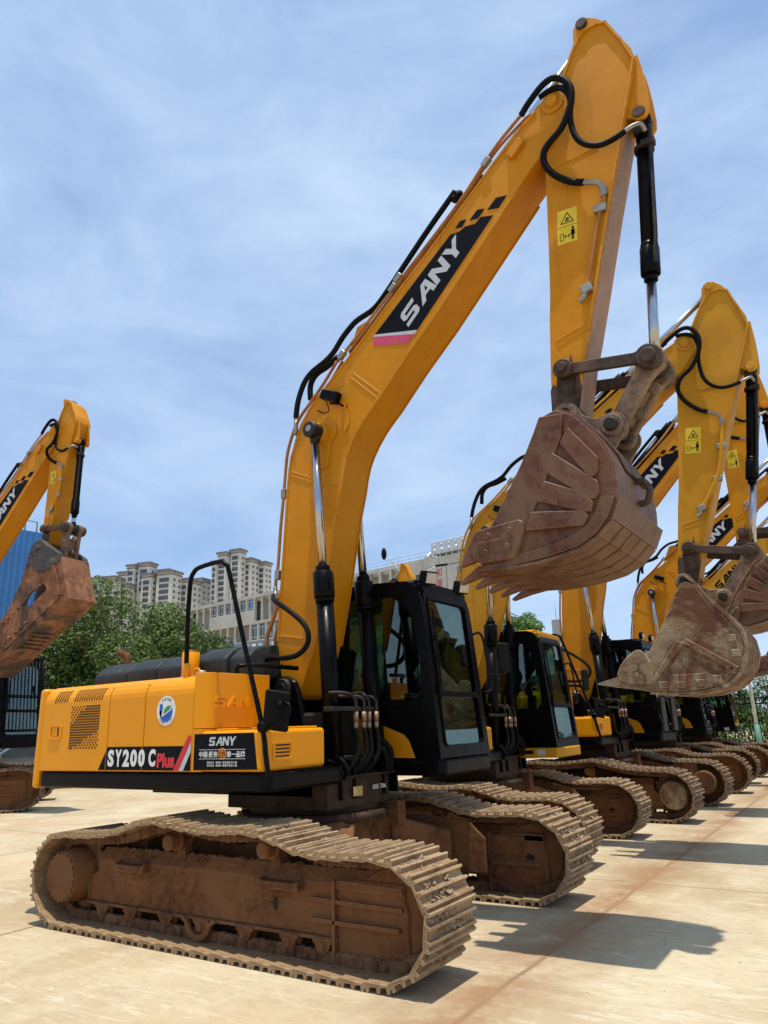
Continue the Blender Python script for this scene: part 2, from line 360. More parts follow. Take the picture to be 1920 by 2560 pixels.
# ------------------------------------------------------------------ ground
def ground():
    t=NT('concrete_yard'); g=t.n.new('ShaderNodeNewGeometry'); pos=g.outputs['Position']
    def nz(scale,detail,rough,st=(1,1,1),dist=0):
        n=t.n.new('ShaderNodeTexNoise'); n.inputs['Scale'].default_value=scale; n.inputs['Detail'].default_value=detail; n.inputs['Roughness'].default_value=rough; n.inputs['Distortion'].default_value=dist
        m=t.n.new('ShaderNodeMapping'); m.inputs['Scale'].default_value=st; t.l.new(pos,m.inputs[0]); t.l.new(m.outputs[0],n.inputs[0]); return n.outputs[0]
    a=nz(.45,8,.62,dist=.6); b=nz(2.6,7,.7,(1.0,.45,1)); c=nz(14,6,.75,(.6,1,1)); d=nz(70,3,.6)
    base=t.ramp(a,[(.34,(.36,.27,.155)),(.5,(.45,.355,.22)),(.64,(.51,.42,.27))])
    base=t.mix(t.ramp(b,[(.45,0),(.72,.75)]),base,(.55,.465,.315))
    base=t.mix(t.ramp(c,[(.50,0),(.72,.6)]),base,(.33,.25,.155))
    base=t.mix(t.ramp(nz(5,8,.8,(.25,1.6,1),1.5),[(.55,0),(.60,.55),(.66,0)]),base,(.66,.60,.46))
    base=t.mix(t.ramp(nz(28,5,.75,(1,.4,1)),[(.60,0),(.75,.5)]),base,(.30,.22,.14))
    base=t.mix(t.ramp(nz(.22,6,.6,dist=1.2),[(.50,0),(.68,.6)]),base,(.44,.29,.15))
    base=t.mix(t.ramp(d,[(.66,0),(.73,.6)]),base,(.22,.16,.10))
    sx=t.n.new('ShaderNodeSeparateXYZ'); 
    wob=t.n.new('ShaderNodeVectorMath'); wob.operation='SCALE'; nn=t.n.new('ShaderNodeTexNoise'); nn.inputs['Scale'].default_value=1.6; nn.inputs['Detail'].default_value=5
    t.l.new(pos,nn.inputs[0]); t.l.new(nn.outputs['Color'],wob.inputs[0]); wob.inputs['Scale'].default_value=.06
    ad=t.n.new('ShaderNodeVectorMath'); t.l.new(pos,ad.inputs[0]); t.l.new(wob.outputs[0],ad.inputs[1]); t.l.new(ad.outputs[0],sx.inputs[0])
    def joint(sock,off,period,width):
        m=t.n.new('ShaderNodeMath'); m.operation='ADD'; m.inputs[1].default_value=-off+period*40; t.l.new(sock,m.inputs[0])
        p=t.n.new('ShaderNodeMath'); p.operation='PINGPONG'; p.inputs[1].default_value=period/2; t.l.new(m.outputs[0],p.inputs[0]); return t.ramp(p.outputs[0],[(0,1),(width,0)])
    def near(sock,at,width):
        m=t.n.new('ShaderNodeMath'); m.operation='SUBTRACT'; m.inputs[1].default_value=at; t.l.new(sock,m.inputs[0])
        q=t.n.new('ShaderNodeMath'); q.operation='ABSOLUTE'; t.l.new(m.outputs[0],q.inputs[0]); return t.ramp(q.outputs[0],[(0,1),(width,0)])
    jx=joint(sx.outputs[0],2.39,4.3,.034); jy=joint(sx.outputs[1],2.37,8.6,.020)
    base=t.mix(t.mix(1,jx,jy,'ADD'),base,(.17,.12,.075))
    base=t.mix(t.mix(1,near(sx.outputs[0],2.34,.62),t.ramp(nz(1.5,7,.75),[(.34,0),(.56,1)]),'MULTIPLY'),base,(.30,.17,.085))
    t.set('Base Color',base); t.set('Roughness',.92); t.set('Specular IOR Level',.25); t.bump(t.mix(.5,c,d),.6,.008)
    m=MB(); m.bm.faces.new([m.bm.verts.new(p) for p in ((-900,-900,0),(900,-900,0),(900,900,0),(-900,900,0))])
    tag(m.build('yard_ground',t.m),'pale sunlit concrete yard with slab joints and rust stains',None,None,'structure')
ground()
# ------------------------------------------------------------------ excavator
TRACK=[(-1.70,.032),(1.70,.032),(1.84,.05),(1.98,.125),(2.08,.255),(2.115,.41),(2.085,.54),(2.0,.66),(1.86,.745),(1.68,.772),(1.5,.765),(1.27,.757),(1.07,.77),(.9,.82),(.69,.872),(.55,.888),(.4,.878),(.2,.862),
 (0,.87),(-.27,.895),(-.5,.918),(-.68,.885),(-.9,.82),(-1.13,.783),(-1.46,.762),(-1.70,.757),(-1.87,.715),(-2.0,.59),(-2.052,.40),(-2.02,.25),(-1.92,.12)]
def path_samples(P,n):
    P=[Vector((x,0,z)) for x,z in P]; Q=[]
    m=len(P)
    for i in range(m):
        a=P[i]; b=P[(i+1)%m]
        if (b-a).length>1: Q+= [a.lerp(b,k/20) for k in range(20)]
        else:
            p0=P[i-1];p3=P[(i+2)%m]
            for k in range(6):
                t=k/6; Q.append(.5*((2*a)+(b-p0)*t+(2*p0-5*a+4*b-p3)*t*t+(3*a-p0-3*b+p3)*t**3) if (p0-a).length<1 and (p3-b).length<1 else a.lerp(b,t))
    L=[0]
    for i in range(len(Q)): L.append(L[-1]+(Q[(i+1)%len(Q)]-Q[i]).length)
    out=[]
    for k in range(n):
        t=L[-1]*k/n; i=0
        while L[i+1]<t: i+=1
        out.append(Q[i].lerp(Q[(i+1)%len(Q)],(t-L[i])/max(1e-9,L[i+1]-L[i])))
    return out,L[-1]
_shoe={}
def shoe_mesh(mat,kind):
    if (mat,kind) in _shoe: return _shoe[(mat,kind)]
    m=MB(); h=.104
    if kind=='shoe':
        def gr(x): return [(x-.017,0),(x-.009,.031),(x+.009,.031),(x+.017,0)]
        pts=[(-h,-.014),(-h+.012,-.026),(h-.03,-.014),(h,-.020),(h+.008,-.004)]
        for x in (.088,.012,-.072): pts+=[(x+.017,0),(x+.008,.032),(x-.008,.032),(x-.017,0)]
        pts+=[(-h,-.004)]
        m.prism(pts,-.315,.315)
        for x in (-.032,.05):
            for y in (-.075,.075): m.cyl((x,y,-.004),(x,y,.012),.013,n=6)
    else:
        for y in (-.085,.085):
            P=[(-.115,-.045),(-.105,-.085),(-.07,-.1),(-.03,-.093),(0,-.105),(.04,-.093),(.08,-.1),(.108,-.085),(.115,-.045),(.09,-.014),(-.09,-.014)]
            m.prism(P,y-.018,y+.018,.004)
            m.cyl((-.08,y-.03,-.058),(-.08,y+.03,-.058),.036,n=10); m.cyl((.045,y-.024,-.055),(.045,y+.024,-.055),.022,n=8)
        m.cyl((-.08,-.118,-.058),(-.08,.118,-.058),.024,n=10)
        m.box(-.01,.03,-.07,.07,-.06,-.03)
    me=bpy.data.meshes.new('track_'+kind); bmesh.ops.recalc_face_normals(m.bm,faces=m.bm.faces); m.bm.to_mesh(me); m.bm.free(); me.materials.append(MT[mat]); _shoe[(mat,kind)]=me; return me
def make_track(root,side,flip,shoemat,detail,clods=0,seed=1):
    n=47; S,L=path_samples(TRACK,n); yc=1.25*side
    fx=-1 if flip else 1
    S=[Vector((p.x*fx,0,p.z)) for p in S]
    if flip: S=S[::-1]
    lm=shoe_mesh('link','link'); cb=bmesh.new(); tf=[]
    for i in range(n):
        a=S[i]; b=S[(i+1)%n]; mid=(a+b)/2; d=(b-a).normalized(); nz=Vector((d.z,0,-d.x))
        # path runs anticlockwise seen from -y: outward normal is to the right of the direction
        mt=Matrix(((d.x,0,nz.x,mid.x),(0,-1,0,yc),(d.z,0,nz.z,mid.z),(0,0,0,1))); tf.append((mt,nz,mid))
        t=bmesh.new(); t.from_mesh(lm); t.transform(mt); 
        me=bpy.data.meshes.new('t'); t.to_mesh(me); t.free(); cb.from_mesh(me); bpy.data.meshes.remove(me)
    me=bpy.data.meshes.new('crawler_track'); cb.to_mesh(me); cb.free(); me.materials.append(MT['link'])
    tr=bpy.data.objects.new('crawler_track',me); col.objects.link(tr); tr.parent=root
    sm=shoe_mesh(shoemat,'shoe'); sm2=None
    for mt,nz,mid in tf:
        o=bpy.data.objects.new('track_shoe',sm); col.objects.link(o); o.parent=tr
        o.matrix_local=mt
    if clods:
        rnd=random.Random(seed); m=MB()
        for k in range(clods):
            mt,nz,mid=rnd.choice([q for q in tf if q[1].z>.25 or q[1].x*fx>.55])
            gx=rnd.choice((-.03,.05)); gy=rnd.gauss(0,.12)
            for j in range(rnd.randint(6,26)):
                p=mt@Vector((gx+rnd.gauss(0,.022),max(-.3,min(.3,gy+rnd.gauss(0,.07))),rnd.uniform(-.004,.012)))
                m.ball(p,rnd.uniform(.005,.017)*(1.5 if j<2 else 1),(rnd.uniform(.8,1.5),rnd.uniform(.8,1.6),rnd.uniform(.5,.9)),1,1.1,k*31+j)
        for f in m.bm.faces: f.smooth=False
        if m.bm.verts: m.build('dried_mud','clod',tr)['kind']='stuff'
        else: m.bm.free()
    if detail and side<0:
        m=MB(); N=150; rnd=random.Random(5); rows=[]
        for i in range(N+1):
            x=-1.80+3.52*i/N; row=[]
            for j in range(7):
                y=-1.562+.20*j/6; z=.031+.022*max(0,noise.noise(Vector((x*6,y*14,3)))+.35)*(1-abs(j-2.5)/4.2); row.append(m.bm.verts.new((x,y,z+(.05*max(0,-1.66-x)) )))
            rows.append(row)
        for a,b in zip(rows,rows[1:]):
            for j in range(6): f=m.bm.faces.new((a[j],b[j],b[j+1],a[j+1])); f.smooth=True
        for r in rows:
            pass
        m.build('caked_clay','orangedust',tr)['kind']='stuff'
    return tr
def disc_hole(mb,c,r,y): mb.cyl((c[0],y,c[1]),(c[0],y+.004,c[1]),r,n=16)
def make_frame(root,side,flip,mat,detail):
    fx=-1 if flip else 1
    T=(lambda x,z:(x*fx,z)); T.k=1
    ys=1.25*side; o1=side  # outer direction
    def Y(a,b): return tuple(sorted((ys+o1*a,ys+o1*b)))   # a,b measured outward from track centre
    m=MB(T)
    y0,y1=Y(-.10,.08)
    m.prism([(-1.51,.21),(1.26,.21),(1.26,.56),(-1.30,.535),(-1.51,.40)],y0,y1,.008)
    m.prof([(ys-o1*.12,.40),(ys-o1*.12,.54),(ys-o1*.04,.64),(ys+o1*.02,.64),(ys+o1*.079,.545),(ys+o1*.079,.40)],*sorted((-1.40*fx,1.62*fx)))
    m.prism([(-1.52,.190),(1.26,.190),(1.26,.21),(-1.52,.21)],*Y(-.11,.105))
    m.prism([(-1.52,.21),(-1.50,.21),(-1.50,.53),(-1.52,.50)],*Y(-.09,.095))
    m.prism([(-1.62,.28),(-1.05,.50),(-1.05,.70),(-1.25,.745),(-1.58,.735)],*Y(-.30,-.14),bev=.01)
    m.prism([(1.25,.08),(1.79,.068),(1.84,.13),(1.83,.31),(1.805,.585),(1.25,.585)],*Y(-.10,.085),bev=.012)
    for q_ in (1,-1):
      Y=(lambda a,b,q_=q_:tuple(sorted((ys+o1*q_*a,ys+o1*q_*b))))
      m.prism([(1.235,.30),(1.78,.30),(1.78,.325),(1.235,.325)],*Y(.08,.125)); m.prism([(1.232,.07),(1.252,.07),(1.252,.575),(1.232,.575)],*Y(.04,.125)); m.prism([(1.03,.30),(1.24,.30),(1.24,.325),(1.03,.325)],*Y(.07,.115)); m.prism([(1.03,.43),(1.80,.42),(1.80,.445),(1.03,.455)],*Y(.07,.112))
      m.prism([(1.25,.52),(1.80,.52),(1.795,.56),(1.25,.575)],*Y(.07,.10))
    Y=(lambda a,b:tuple(sorted((ys+o1*a,ys+o1*b))))
    m.cyl((-1.70,ys-o1*.1,.42),(-1.70,ys-o1*.42,.42),.20,n=20,bev=.02)
    fr=m.build('track_frame',mat,root)
    h=MB(T)
    h.prism([(1.66+.045*math.cos(t*PI/8),.375+.026*math.sin(t*PI/8)) for t in range(16)],*Y(-.1065,-.1055))
    h.prism([(1.66+.045*math.cos(t*PI/8),.375+.026*math.sin(t*PI/8)) for t in range(16)],*Y(.0885,.0895)); h.prism([(.68+.021*math.cos(t*PI/8),.374+.046*math.sin(t*PI/8)) for t in range(16)],*Y(.083,.084))
    h.build('slot','dark',fr)
    for sx in (-.91,.76):
        s=MB(T); s.prism([(sx-.19,.555),(sx-.145,.537),(sx+.145,.537),(sx+.19,.555),(sx+.19,.485),(sx-.19,.485)],*Y(.06,.165),bev=.004); s.build('step',mat,fr)
    if detail:
        rnd=random.Random(3); c=MB(T)
        for k in range(420):
            x=rnd.uniform(-1.3,1.55); t=rnd.random(); y=ys+o1*(.079-.09*t); z=.545+.10*min(1,t*1.3); c.ball((x,y,z),rnd.uniform(.005,.016),(1.3,1,.6),1,1,k)
        for f in c.bm.faces: f.smooth=False
        c.build('loose_soil','mud',fr)['kind']='stuff'
    # idler and sprocket
    i_=MB(T); i_.cyl((1.69,Y(-.04,.04)[0],.39),(1.69,Y(-.04,.04)[1],.39),.315,n=40,bev=.01); i_.cyl((1.69,Y(-.065,.065)[0],.39),(1.69,Y(-.065,.065)[1],.39),.285,n=40,bev=.012); i_.cyl((1.69,Y(-.09,.09)[0],.39),(1.69,Y(-.09,.09)[1],.39),.15,n=24,bev=.012); i_.build('idler','mud',fr)
    s=MB(T); s.cyl((-1.70,Y(-.03,.03)[0],.40),(-1.70,Y(-.03,.03)[1],.40),.30,n=21,bev=.01)
    for k in range(21):
        a=2*PI*k/21; s.prism([(-1.70+math.cos(a+da)*r,.40+math.sin(a+da)*r) for da,r in ((-.09,.28),(-.03,.335),(.03,.335),(.09,.28))],*Y(-.025,.025))
    s.build('sprocket','link',fr)
    d=MB(T); p0=Y(-.1,.235)
    ya,yb=(ys+o1*-.1,ys+o1*.235)
    d.cyl((-1.725,ya,.405),(-1.725,yb,.405),.255,.205,n=32,bev=.006); d.cyl((-1.725,yb,.405),(-1.725,yb+o1*.018,.405),.190,n=32,bev=.004)
    for k in range(20):
        a=2*PI*k/20; d.cyl((-1.725+.195*math.cos(a),yb,.405+.195*math.sin(a)),(-1.725+.195*math.cos(a),yb+o1*.012,.405+.195*math.sin(a)),.011,n=6)
    d.build('final_drive',MT['dust'] if flip and side<0 else mat,fr)
    # rollers
    for k,x in enumerate((-1.289,-.917,-.476,-.066,.398,.829,1.136)):
        r=MB(T); a,b=ys-.07,ys+.07
        r.cyl((x,a,.165),(x,b,.165),.050,n=14); 
        for yy in (ys-.05,ys+.05): r.cyl((x,yy-.024,.165),(x,yy+.024,.165),.078,n=22,bev=.008)
        yo=ys+o1*.085
        r.prism([(x-.085,.205),(x-.085,.17)]+arc(x,.165,.065,180,360,6)+[(x+.085,.17),(x+.085,.205)],min(yo,yo+o1*.035),max(yo,yo+o1*.035),.006)
        r.cyl((x,yo,.155),(x,yo+o1*.055,.155),.030,n=10)
        r.build('track_roller',mat,fr)
    g=MB(T); x=-.066; yo=ys+o1*.125
    ring=arc(x,.20,.145,190,350,12); inn=arc(x,.20,.10,350,190,12); g.prism([(x-.20,.205)]+ring+[(x+.20,.205),(x+.17,.22)]+inn+[(x-.17,.22)],min(yo,yo+o1*.03),max(yo,yo+o1*.03),.005); g.build('chain_guard',mat,fr)
    for x in (-.40,.64):
        r=MB(T); r.cyl((x,ys+o1*.02,.745),(x,ys+o1*.20,.745),.062,n=18,bev=.01); r.cyl((x,ys+o1*.07,.745),(x,ys+o1*.10,.745),.078,n=18); r.cyl((x,ys-o1*.1,.745),(x,ys+o1*.02,.745),.04,n=12); r.prism([(x-.05,.6),(x+.05,.6),(x+.03,.74),(x-.03,.74)],ys-.04,ys+.04); r.build('carrier_roller',mat,fr)
    return fr
def strip(pts,wd):      # polyline to polygon
    a=[];b=[]
    for i,p in enumerate(pts):
        q0=Vector(pts[max(i-1,0)]); q1=Vector(pts[min(i+1,len(pts)-1)]); d=(q1-q0).normalized(); n=Vector((-d.y,d.x))*wd/2
        a.append((p[0]+n.x,p[1]+n.y)); b.append((p[0]-n.x,p[1]-n.y))
    return a+b[::-1]
def stripm(mb,pts,wd,y0,y1,bev=0):
    for p,q in zip(pts,pts[1:]):
        d=(Vector(q)-Vector(p)).normalized(); n=Vector((-d.y,d.x))*wd/2; e=d*wd*.05
        mb.prism([(p[0]+n.x-e.x,p[1]+n.y-e.y),(p[0]-n.x-e.x,p[1]-n.y-e.y),(q[0]-n.x+e.x,q[1]-n.y+e.y),(q[0]+n.x+e.x,q[1]+n.y+e.y)],y0,y1,bev)
BOOM_TOP=[(-.319,2.48),(-.31,2.6),(-.281,3.024),(-.249,3.446),(-.215,3.9),(-.195,4.15),(-.178,4.30),(-.150,4.44),(-.081,4.608),(-.005,4.77),(.085,4.91),(.19,5.02),(.45,5.225),(.792,5.505),(1.089,5.769),(1.363,6.004),(1.614,6.211),(1.877,6.438),(2.135,6.661),(2.412,6.907),(2.762,7.20),(2.919,7.30)]
BOOM_END=[(3.02,7.385),(3.095,7.403),(3.172,7.365),(3.223,7.286),(3.232,7.185),(3.196,7.096),(3.131,6.976),(3.054,6.864),(2.894,6.733)]
BOOM_BOT=[(2.723,6.575),(2.517,6.356),(1.718,5.513),(1.335,5.146),(1.003,4.795),(.90,4.70),(.80,4.60),(.715,4.49),(.640,4.375),(.585,4.26),(.547,4.13),(.520,3.991),(.446,3.708),(.392,3.453),(.329,3.134),(.25,2.76),(.165,2.411),(.138,2.322),(.08,2.199),(.013,2.025),(-.037,1.926)]
BOOM_FOOT=[(-.10,1.885),(-.19,1.885),(-.25,1.95),(-.26,2.1),(-.29,2.29)]
STICK=[(3.885,7.364),(3.788,7.025),(3.714,6.767),(3.637,6.485),(3.515,6.07),(3.41,5.70),(3.286,5.237),(3.18,4.84),(3.10,4.58),(3.045,4.33),(3.0,4.12),(2.96,4.03),(2.88,3.99),(2.80,4.04),(2.765,4.18),(2.788,4.53),(2.83,5.05),(2.86,5.3),(2.89,5.72),(2.927,6.29),(2.945,6.6),(2.99,6.90),(3.03,7.12),(3.07,7.25),(3.16,7.42),(3.25,7.59),(3.32,7.80),(3.355,7.89),(3.372,8.05),(3.40,8.10),(3.45,8.135),(3.52,8.116),(3.61,8.04),(3.68,7.944),(3.75,7.782),(3.805,7.646),(3.862,7.513)]
def cylinder(root,name,T0,p0,T1,p1,y,r,L,rodr,matb='black',gland=1.0,ears=True,groupname=None):
    # barrel from p0 (mapped by T0) towards p1 (mapped by T1), barrel length L
    a=Vector((*T0(*p0),)); b=Vector((*T1(*p1),)); d=(b-a).normalized(); tot=(b-a).length; L=min(L,tot*.93)
    q=lambda t:(a.x+d.x*t,y,a.y+d.y*t)
    m=MB(); m.cyl(q(.10),q(L-.30),r,n=24); m.cyl(q(L-.32),q(L-.06),r*1.22,n=24,bev=.008); m.cyl(q(L-.06),q(L),r*.86,n=20,bev=.006); m.cyl(q(L-.36),q(L-.32),r*1.1,n=24)
    m.cyl((a.x,y-r*.9,a.y),(a.x,y+r*.9,a.y),r*1.15,n=20,bev=.008); m.cyl(q(.04),q(.12),r*.9,n=20)
    n_=Vector((-d.y,d.x)); 
    o=m.build(name,matb,root)
    rd=MB(); rd.cyl(q(L),q(tot-rodr*1.5),rodr,n=20); rd.build('rod','chrome',o)
    e=MB(); e.cyl((b.x,y-rodr*1.5,b.y),(b.x,y+rodr*1.5,b.y),rodr*1.9,n=20,bev=.008); e.cyl(q(tot-rodr*3.6),q(tot-rodr*1.2),rodr*1.0,rodr*1.5,n=16); e.build('rod_end','blackoil' if matb=='black' else 'linkage',o)
    return o,a,b,d,L
def make_boom(root,Tb,s):
    ymat=s['boommat']; hw=.215
    m=MB(Tb); m.prism(BOOM_TOP+BOOM_END+BOOM_BOT+BOOM_FOOT,-hw,hw,.006)
    bo=m.build('boom',ymat,root)
    f=MB(Tb)
    for sd in (-1,1):
        a,b=sorted((sd*hw,sd*(hw+.009)))
        stripm(f,[(x,z) for x,z in BOOM_BOT[:17]],.030,a,b); stripm(f,[(x+.012,z-.012) for x,z in BOOM_TOP],.026,a,b)
    f.build('flange',ymat,bo)
    r=MB(Tb)
    for p,q in (((-.15,4.215),(.50,3.915)),((-.145,4.255),(.51,3.955)),((.665,5.125),(.985,4.80)),((.70,5.16),(1.03,4.835)),((-.302,2.52),(.17,2.44))):
        stripm(r,[p,q],.020,-hw-.007,-hw,.003)
    r.build('weld_rib',ymat,bo)
    e=MB(Tb)     # eye boss plates and pin
    e.prism(arc(.31,4.60,.17,-60,200,12)+[(.12,4.35),(.20,4.18),(.36,4.20)],-hw-.02,-hw,.006); e.cyl((.276,-.30,4.575),(.276,.30,4.575),.11,n=24,bev=.01)
    e.prism(arc(3.104,7.285,.115,0,360,18)[:-1],-hw-.02,-hw,.005); e.build('pin_boss',ymat,bo)
    p=MB(Tb); p.cyl((.276,-.425,4.575),(.276,.425,4.575),.062,n=24); p.cyl((.276,-.445,4.575),(.276,-.395,4.575),.088,n=24,bev=.015); p.cyl((.276,.395,4.575),(.276,.445,4.575),.088,n=24,bev=.015); p.build('cylinder_pin','blackoil',bo)
    p=MB(Tb); p.cyl((.276,-.449,4.575),(.276,-.445,4.575),.035,n=16); p.build('pin_cap','steel',bo)
    p=MB(Tb); p.cyl((3.104,-hw-.05,7.285),(3.104,hw+.05,7.285),.06,n=24,bev=.008); p.build('stick_pin',ymat,bo)
    b=MB(Tb); b.prism([(.55,5.36),(.70,5.75),(.82,5.78),(.95,5.66)],-.13,-.10); b.prism([(.55,5.36),(.70,5.75),(.82,5.78),(.95,5.66)],.10,.13); b.build('cylinder_bracket',ymat,bo)
    if s.get('logo',1)==1:
        d=MB(Tb); yd=-hw-.002
        d.sheet([(.984,5.522),(1.931,6.326),(2.028,6.314),(2.098,6.345),(2.207,6.327),(2.269,6.376),(2.402,6.337),(1.492,5.399)],yd)
        for P in ([(1.987,6.372),(2.047,6.432),(2.115,6.424),(2.061,6.354)],[(2.146,6.394),(2.24,6.475),(2.318,6.454),(2.24,6.374)],[(2.345,6.423),(2.446,6.517),(2.559,6.493),(2.463,6.392)]): d.sheet(P,yd)
        d.build('logo_panel','decal',bo)
        d=MB(Tb); d.sheet([(.962,5.502),(.984,5.521),(1.491,5.398),(1.462,5.364)],yd); 
        P00=Vector((1.393,5.464));P01=Vector((1.275,5.61));P10=Vector((2.087,6.143));P11=Vector((1.974,6.284))
        def f3(u,v): 
            q=P00*(1-u)*(1-v)+P10*u*(1-v)+P01*(1-u)*v+P11*u*v; X,Z=Tb(q.x,q.y); return Vector((X,-hw-.0065,Z))
        wordmark(d,f3); d.build('logo_lettering','silver',bo)
        d=MB(Tb); d.sheet([(.959,5.402),(.962,5.501),(1.461,5.363),(1.369,5.286)],yd); d.build('logo_stripe','pink',bo)
    elif s.get('logo')==2:
        d=MB(Tb); P00=Vector((1.20,5.30));P01=Vector((1.06,5.47))
        def f3(u,v):
            q=P00*(1-v)+P01*v+Vector((.75,.70))*u; X,Z=Tb(q.x,q.y); return Vector((X,-hw-.004,Z))
        wordmark(d,f3); d.build('logo_lettering','decal',bo)
    # piping along the top
    pm=s.get('pipemat','copperpipe')
    P=[(.50,-.235,5.36),(.325,-.235,5.16),(.151,-.235,4.994),(.001,-.235,4.855),(-.09,-.235,4.72),(-.176,-.235,4.499),(-.205,-.235,4.3),(-.232,-.235,4.0),(-.27,-.235,3.656),(-.30,-.235,3.26),(-.335,-.235,3.02),(-.295,-.235,2.89)]
    p=MB(Tb); p.tube(P,.017,sub=4); p.tube([(x+.03,-.17,z+.02) for x,_,z in P],.017,sub=4)
    p.tube([(-.30,-.24,2.83),(-.37,-.24,2.66),(-.44,-.24,2.50),(-.44,-.24,2.22)],.022); p.tube([(-.29,-.17,2.75),(-.34,-.17,2.60),(-.38,-.17,2.5),(-.37,-.17,2.22)],.022)
    p.tube([(.50,-.225,5.36),(.9,-.225,5.69),(1.4,-.225,6.10),(2.0,-.225,6.60),(2.30,-.225,6.90),(2.52,-.225,7.12),(2.80,-.225,7.33)],.017); p.tube([(.6,-.15,5.47),(1.4,-.15,6.14),(2.0,-.15,6.66),(2.3,-.15,6.96),(2.52,-.15,7.16),(2.85,-.15,7.36)],.015)
    p.build('hydraulic_pipe',pm,bo)
    c=MB(Tb)
    for x,z,a in ((-.235,4.02,90),(-.31,3.15,85),(1.23,5.98,42),(2.38,6.97,42),(.56,5.42,42),(1.30,6.07,42)):
        ca,sa=math.cos(R(a))*.06,math.sin(R(a))*.06; c.obox((Tb(x,z)[0],-.222,Tb(x,z)[1]),(ca,0,sa),(0,1,0),(-sa,0,ca),.05,.03,.028,.004)
    c.build('pipe_clamp','steel',bo)
    h=MB(Tb)
    h.tube([(-.07,-.23,4.86),(-.055,-.23,4.98),(-.03,-.22,5.11),(.026,-.2,5.27),(.128,-.19,5.37),(.304,-.18,5.45),(.41,-.17,5.53),(.52,-.15,5.68),(.66,-.15,5.79),(.755,-.15,5.83),(.93,-.15,5.877),(1.071,-.15,5.985),(1.316,-.15,6.229),(1.626,-.15,6.537),(1.861,-.15,6.756),(1.985,-.15,6.87)],.030,n=10)
    h.tube([(.03,-.10,5.10),(.03,-.10,5.27),(.11,-.10,5.38),(.27,-.10,5.43),(.42,-.10,5.50)],.032,n=10); h.tube([(1.95,-.14,6.78),(1.99,-.12,6.84),(2.0,-.08,6.87)],.045)
    h.build('hydraulic_hose','rubber',bo)
    h=MB(Tb); h.tube([(-.30,-.30,2.92),(-.22,-.38,2.86),(-.099,-.45,2.80),(.056,-.45,2.70),(.207,-.45,2.58),(.275,-.45,2.47),(.256,-.45,2.36),(.142,-.45,2.28),(-.041,-.43,2.265),(-.247,-.4,2.281),(-.386,-.4,2.24)],.026,n=10); h.build('hydraulic_hose','rubber',bo)
    c=MB(Tb); c.tube([(-.34,-.235,3.02),(-.32,-.25,2.95),(-.27,-.32,2.90),(-.20,-.39,2.85)],.022); c.cyl((-.072,-.23,4.66),(-.068,-.23,4.86),.024); c.build('hose_fitting','steel',bo)
    h=MB(Tb); R1=[(2.80,-.27,7.27),(2.894,-.28,7.363),(3.04,-.29,7.47),(3.149,-.30,7.485),(3.236,-.30,7.427),(3.301,-.30,7.307),(3.307,-.30,7.178),(3.273,-.30,7.042),(3.179,-.30,6.881),(3.052,-.30,6.783),(2.992,-.30,6.709),(2.98,-.29,6.593),(3.044,-.27,6.455),(3.171,-.24,6.33),(3.30,-.23,6.26)]
    Ts=s['Ts']
    h2=MB(); 
    def bl(pts,i0,i1):   # blend from boom space to stick space
        out=[]
        for i,(x,y,z) in enumerate(pts):
            t=min(1,max(0,(i-i0)/max(1,i1-i0))); A=Vector(Tb(x,z)); B=Vector(Ts(x,z)); q=A.lerp(B,t); out.append((q.x,y,q.y))
        return out
    h2.tube(bl(R1,5,10),.030,n=10,sub=8,ribs=.011)
    R2=[(2.987,-.22,7.421),(3.068,-.24,7.42),(3.159,-.26,7.396),(3.243,-.28,7.313),(3.287,-.28,7.176),(3.268,-.28,7.0),(3.27,-.28,6.845),(3.305,-.28,6.704),(3.381,-.27,6.603),(3.496,-.26,6.547),(3.616,-.26,6.547),(3.72,-.26,6.575)]
    h2.tube(bl(R2,2,6),.026,n=10,sub=8,ribs=.011); h2.build('hydraulic_hose','rubber',bo); h.bm.free()
    f=MB(Ts); f.tube([(3.29,-.23,6.262),(3.36,-.23,6.23),(3.42,-.23,6.195),(3.45,-.22,6.14),(3.452,-.20,6.08)],.024); f.tube([(3.71,-.26,6.57),(3.78,-.25,6.60),(3.84,-.2,6.63),(3.86,-.13,6.60)],.020); f.build('hose_fitting','steel',bo)
    # work lamp
    l=MB(Tb); l.obox((Tb(.46,4.94)[0],-.30,Tb(.46,4.94)[1]),(.92,0,-.40),(0,1,0),(.4,0,.92),.115,.05,.052,.012); l.tube([(.45,-.30,4.86),(.56,-.27,4.83),(.60,-.22,4.79)],.012); l.tube([(.40,-.30,4.89),(.42,-.28,4.80),(.33,-.25,4.80),(.22,-.22,4.87)],.006); l.build('work_lamp','black',bo)
    l=MB(Tb); l.prism([(.56,4.80),(.62,4.78),(.64,4.60),(.58,4.52)],-.235,-hw,.003); l.prism([(.55,4.86),(.62,4.83),(.60,4.78),(.54,4.80)],-.25,-hw); l.build('lamp_bracket',ymat,bo)
    q=MB(Tb); q.prism([(2.60,6.92),(2.74,7.05),(2.80,6.98),(2.66,6.85)],-.27,-hw,.006); q.build('pipe_clamp',ymat,bo)
    return bo
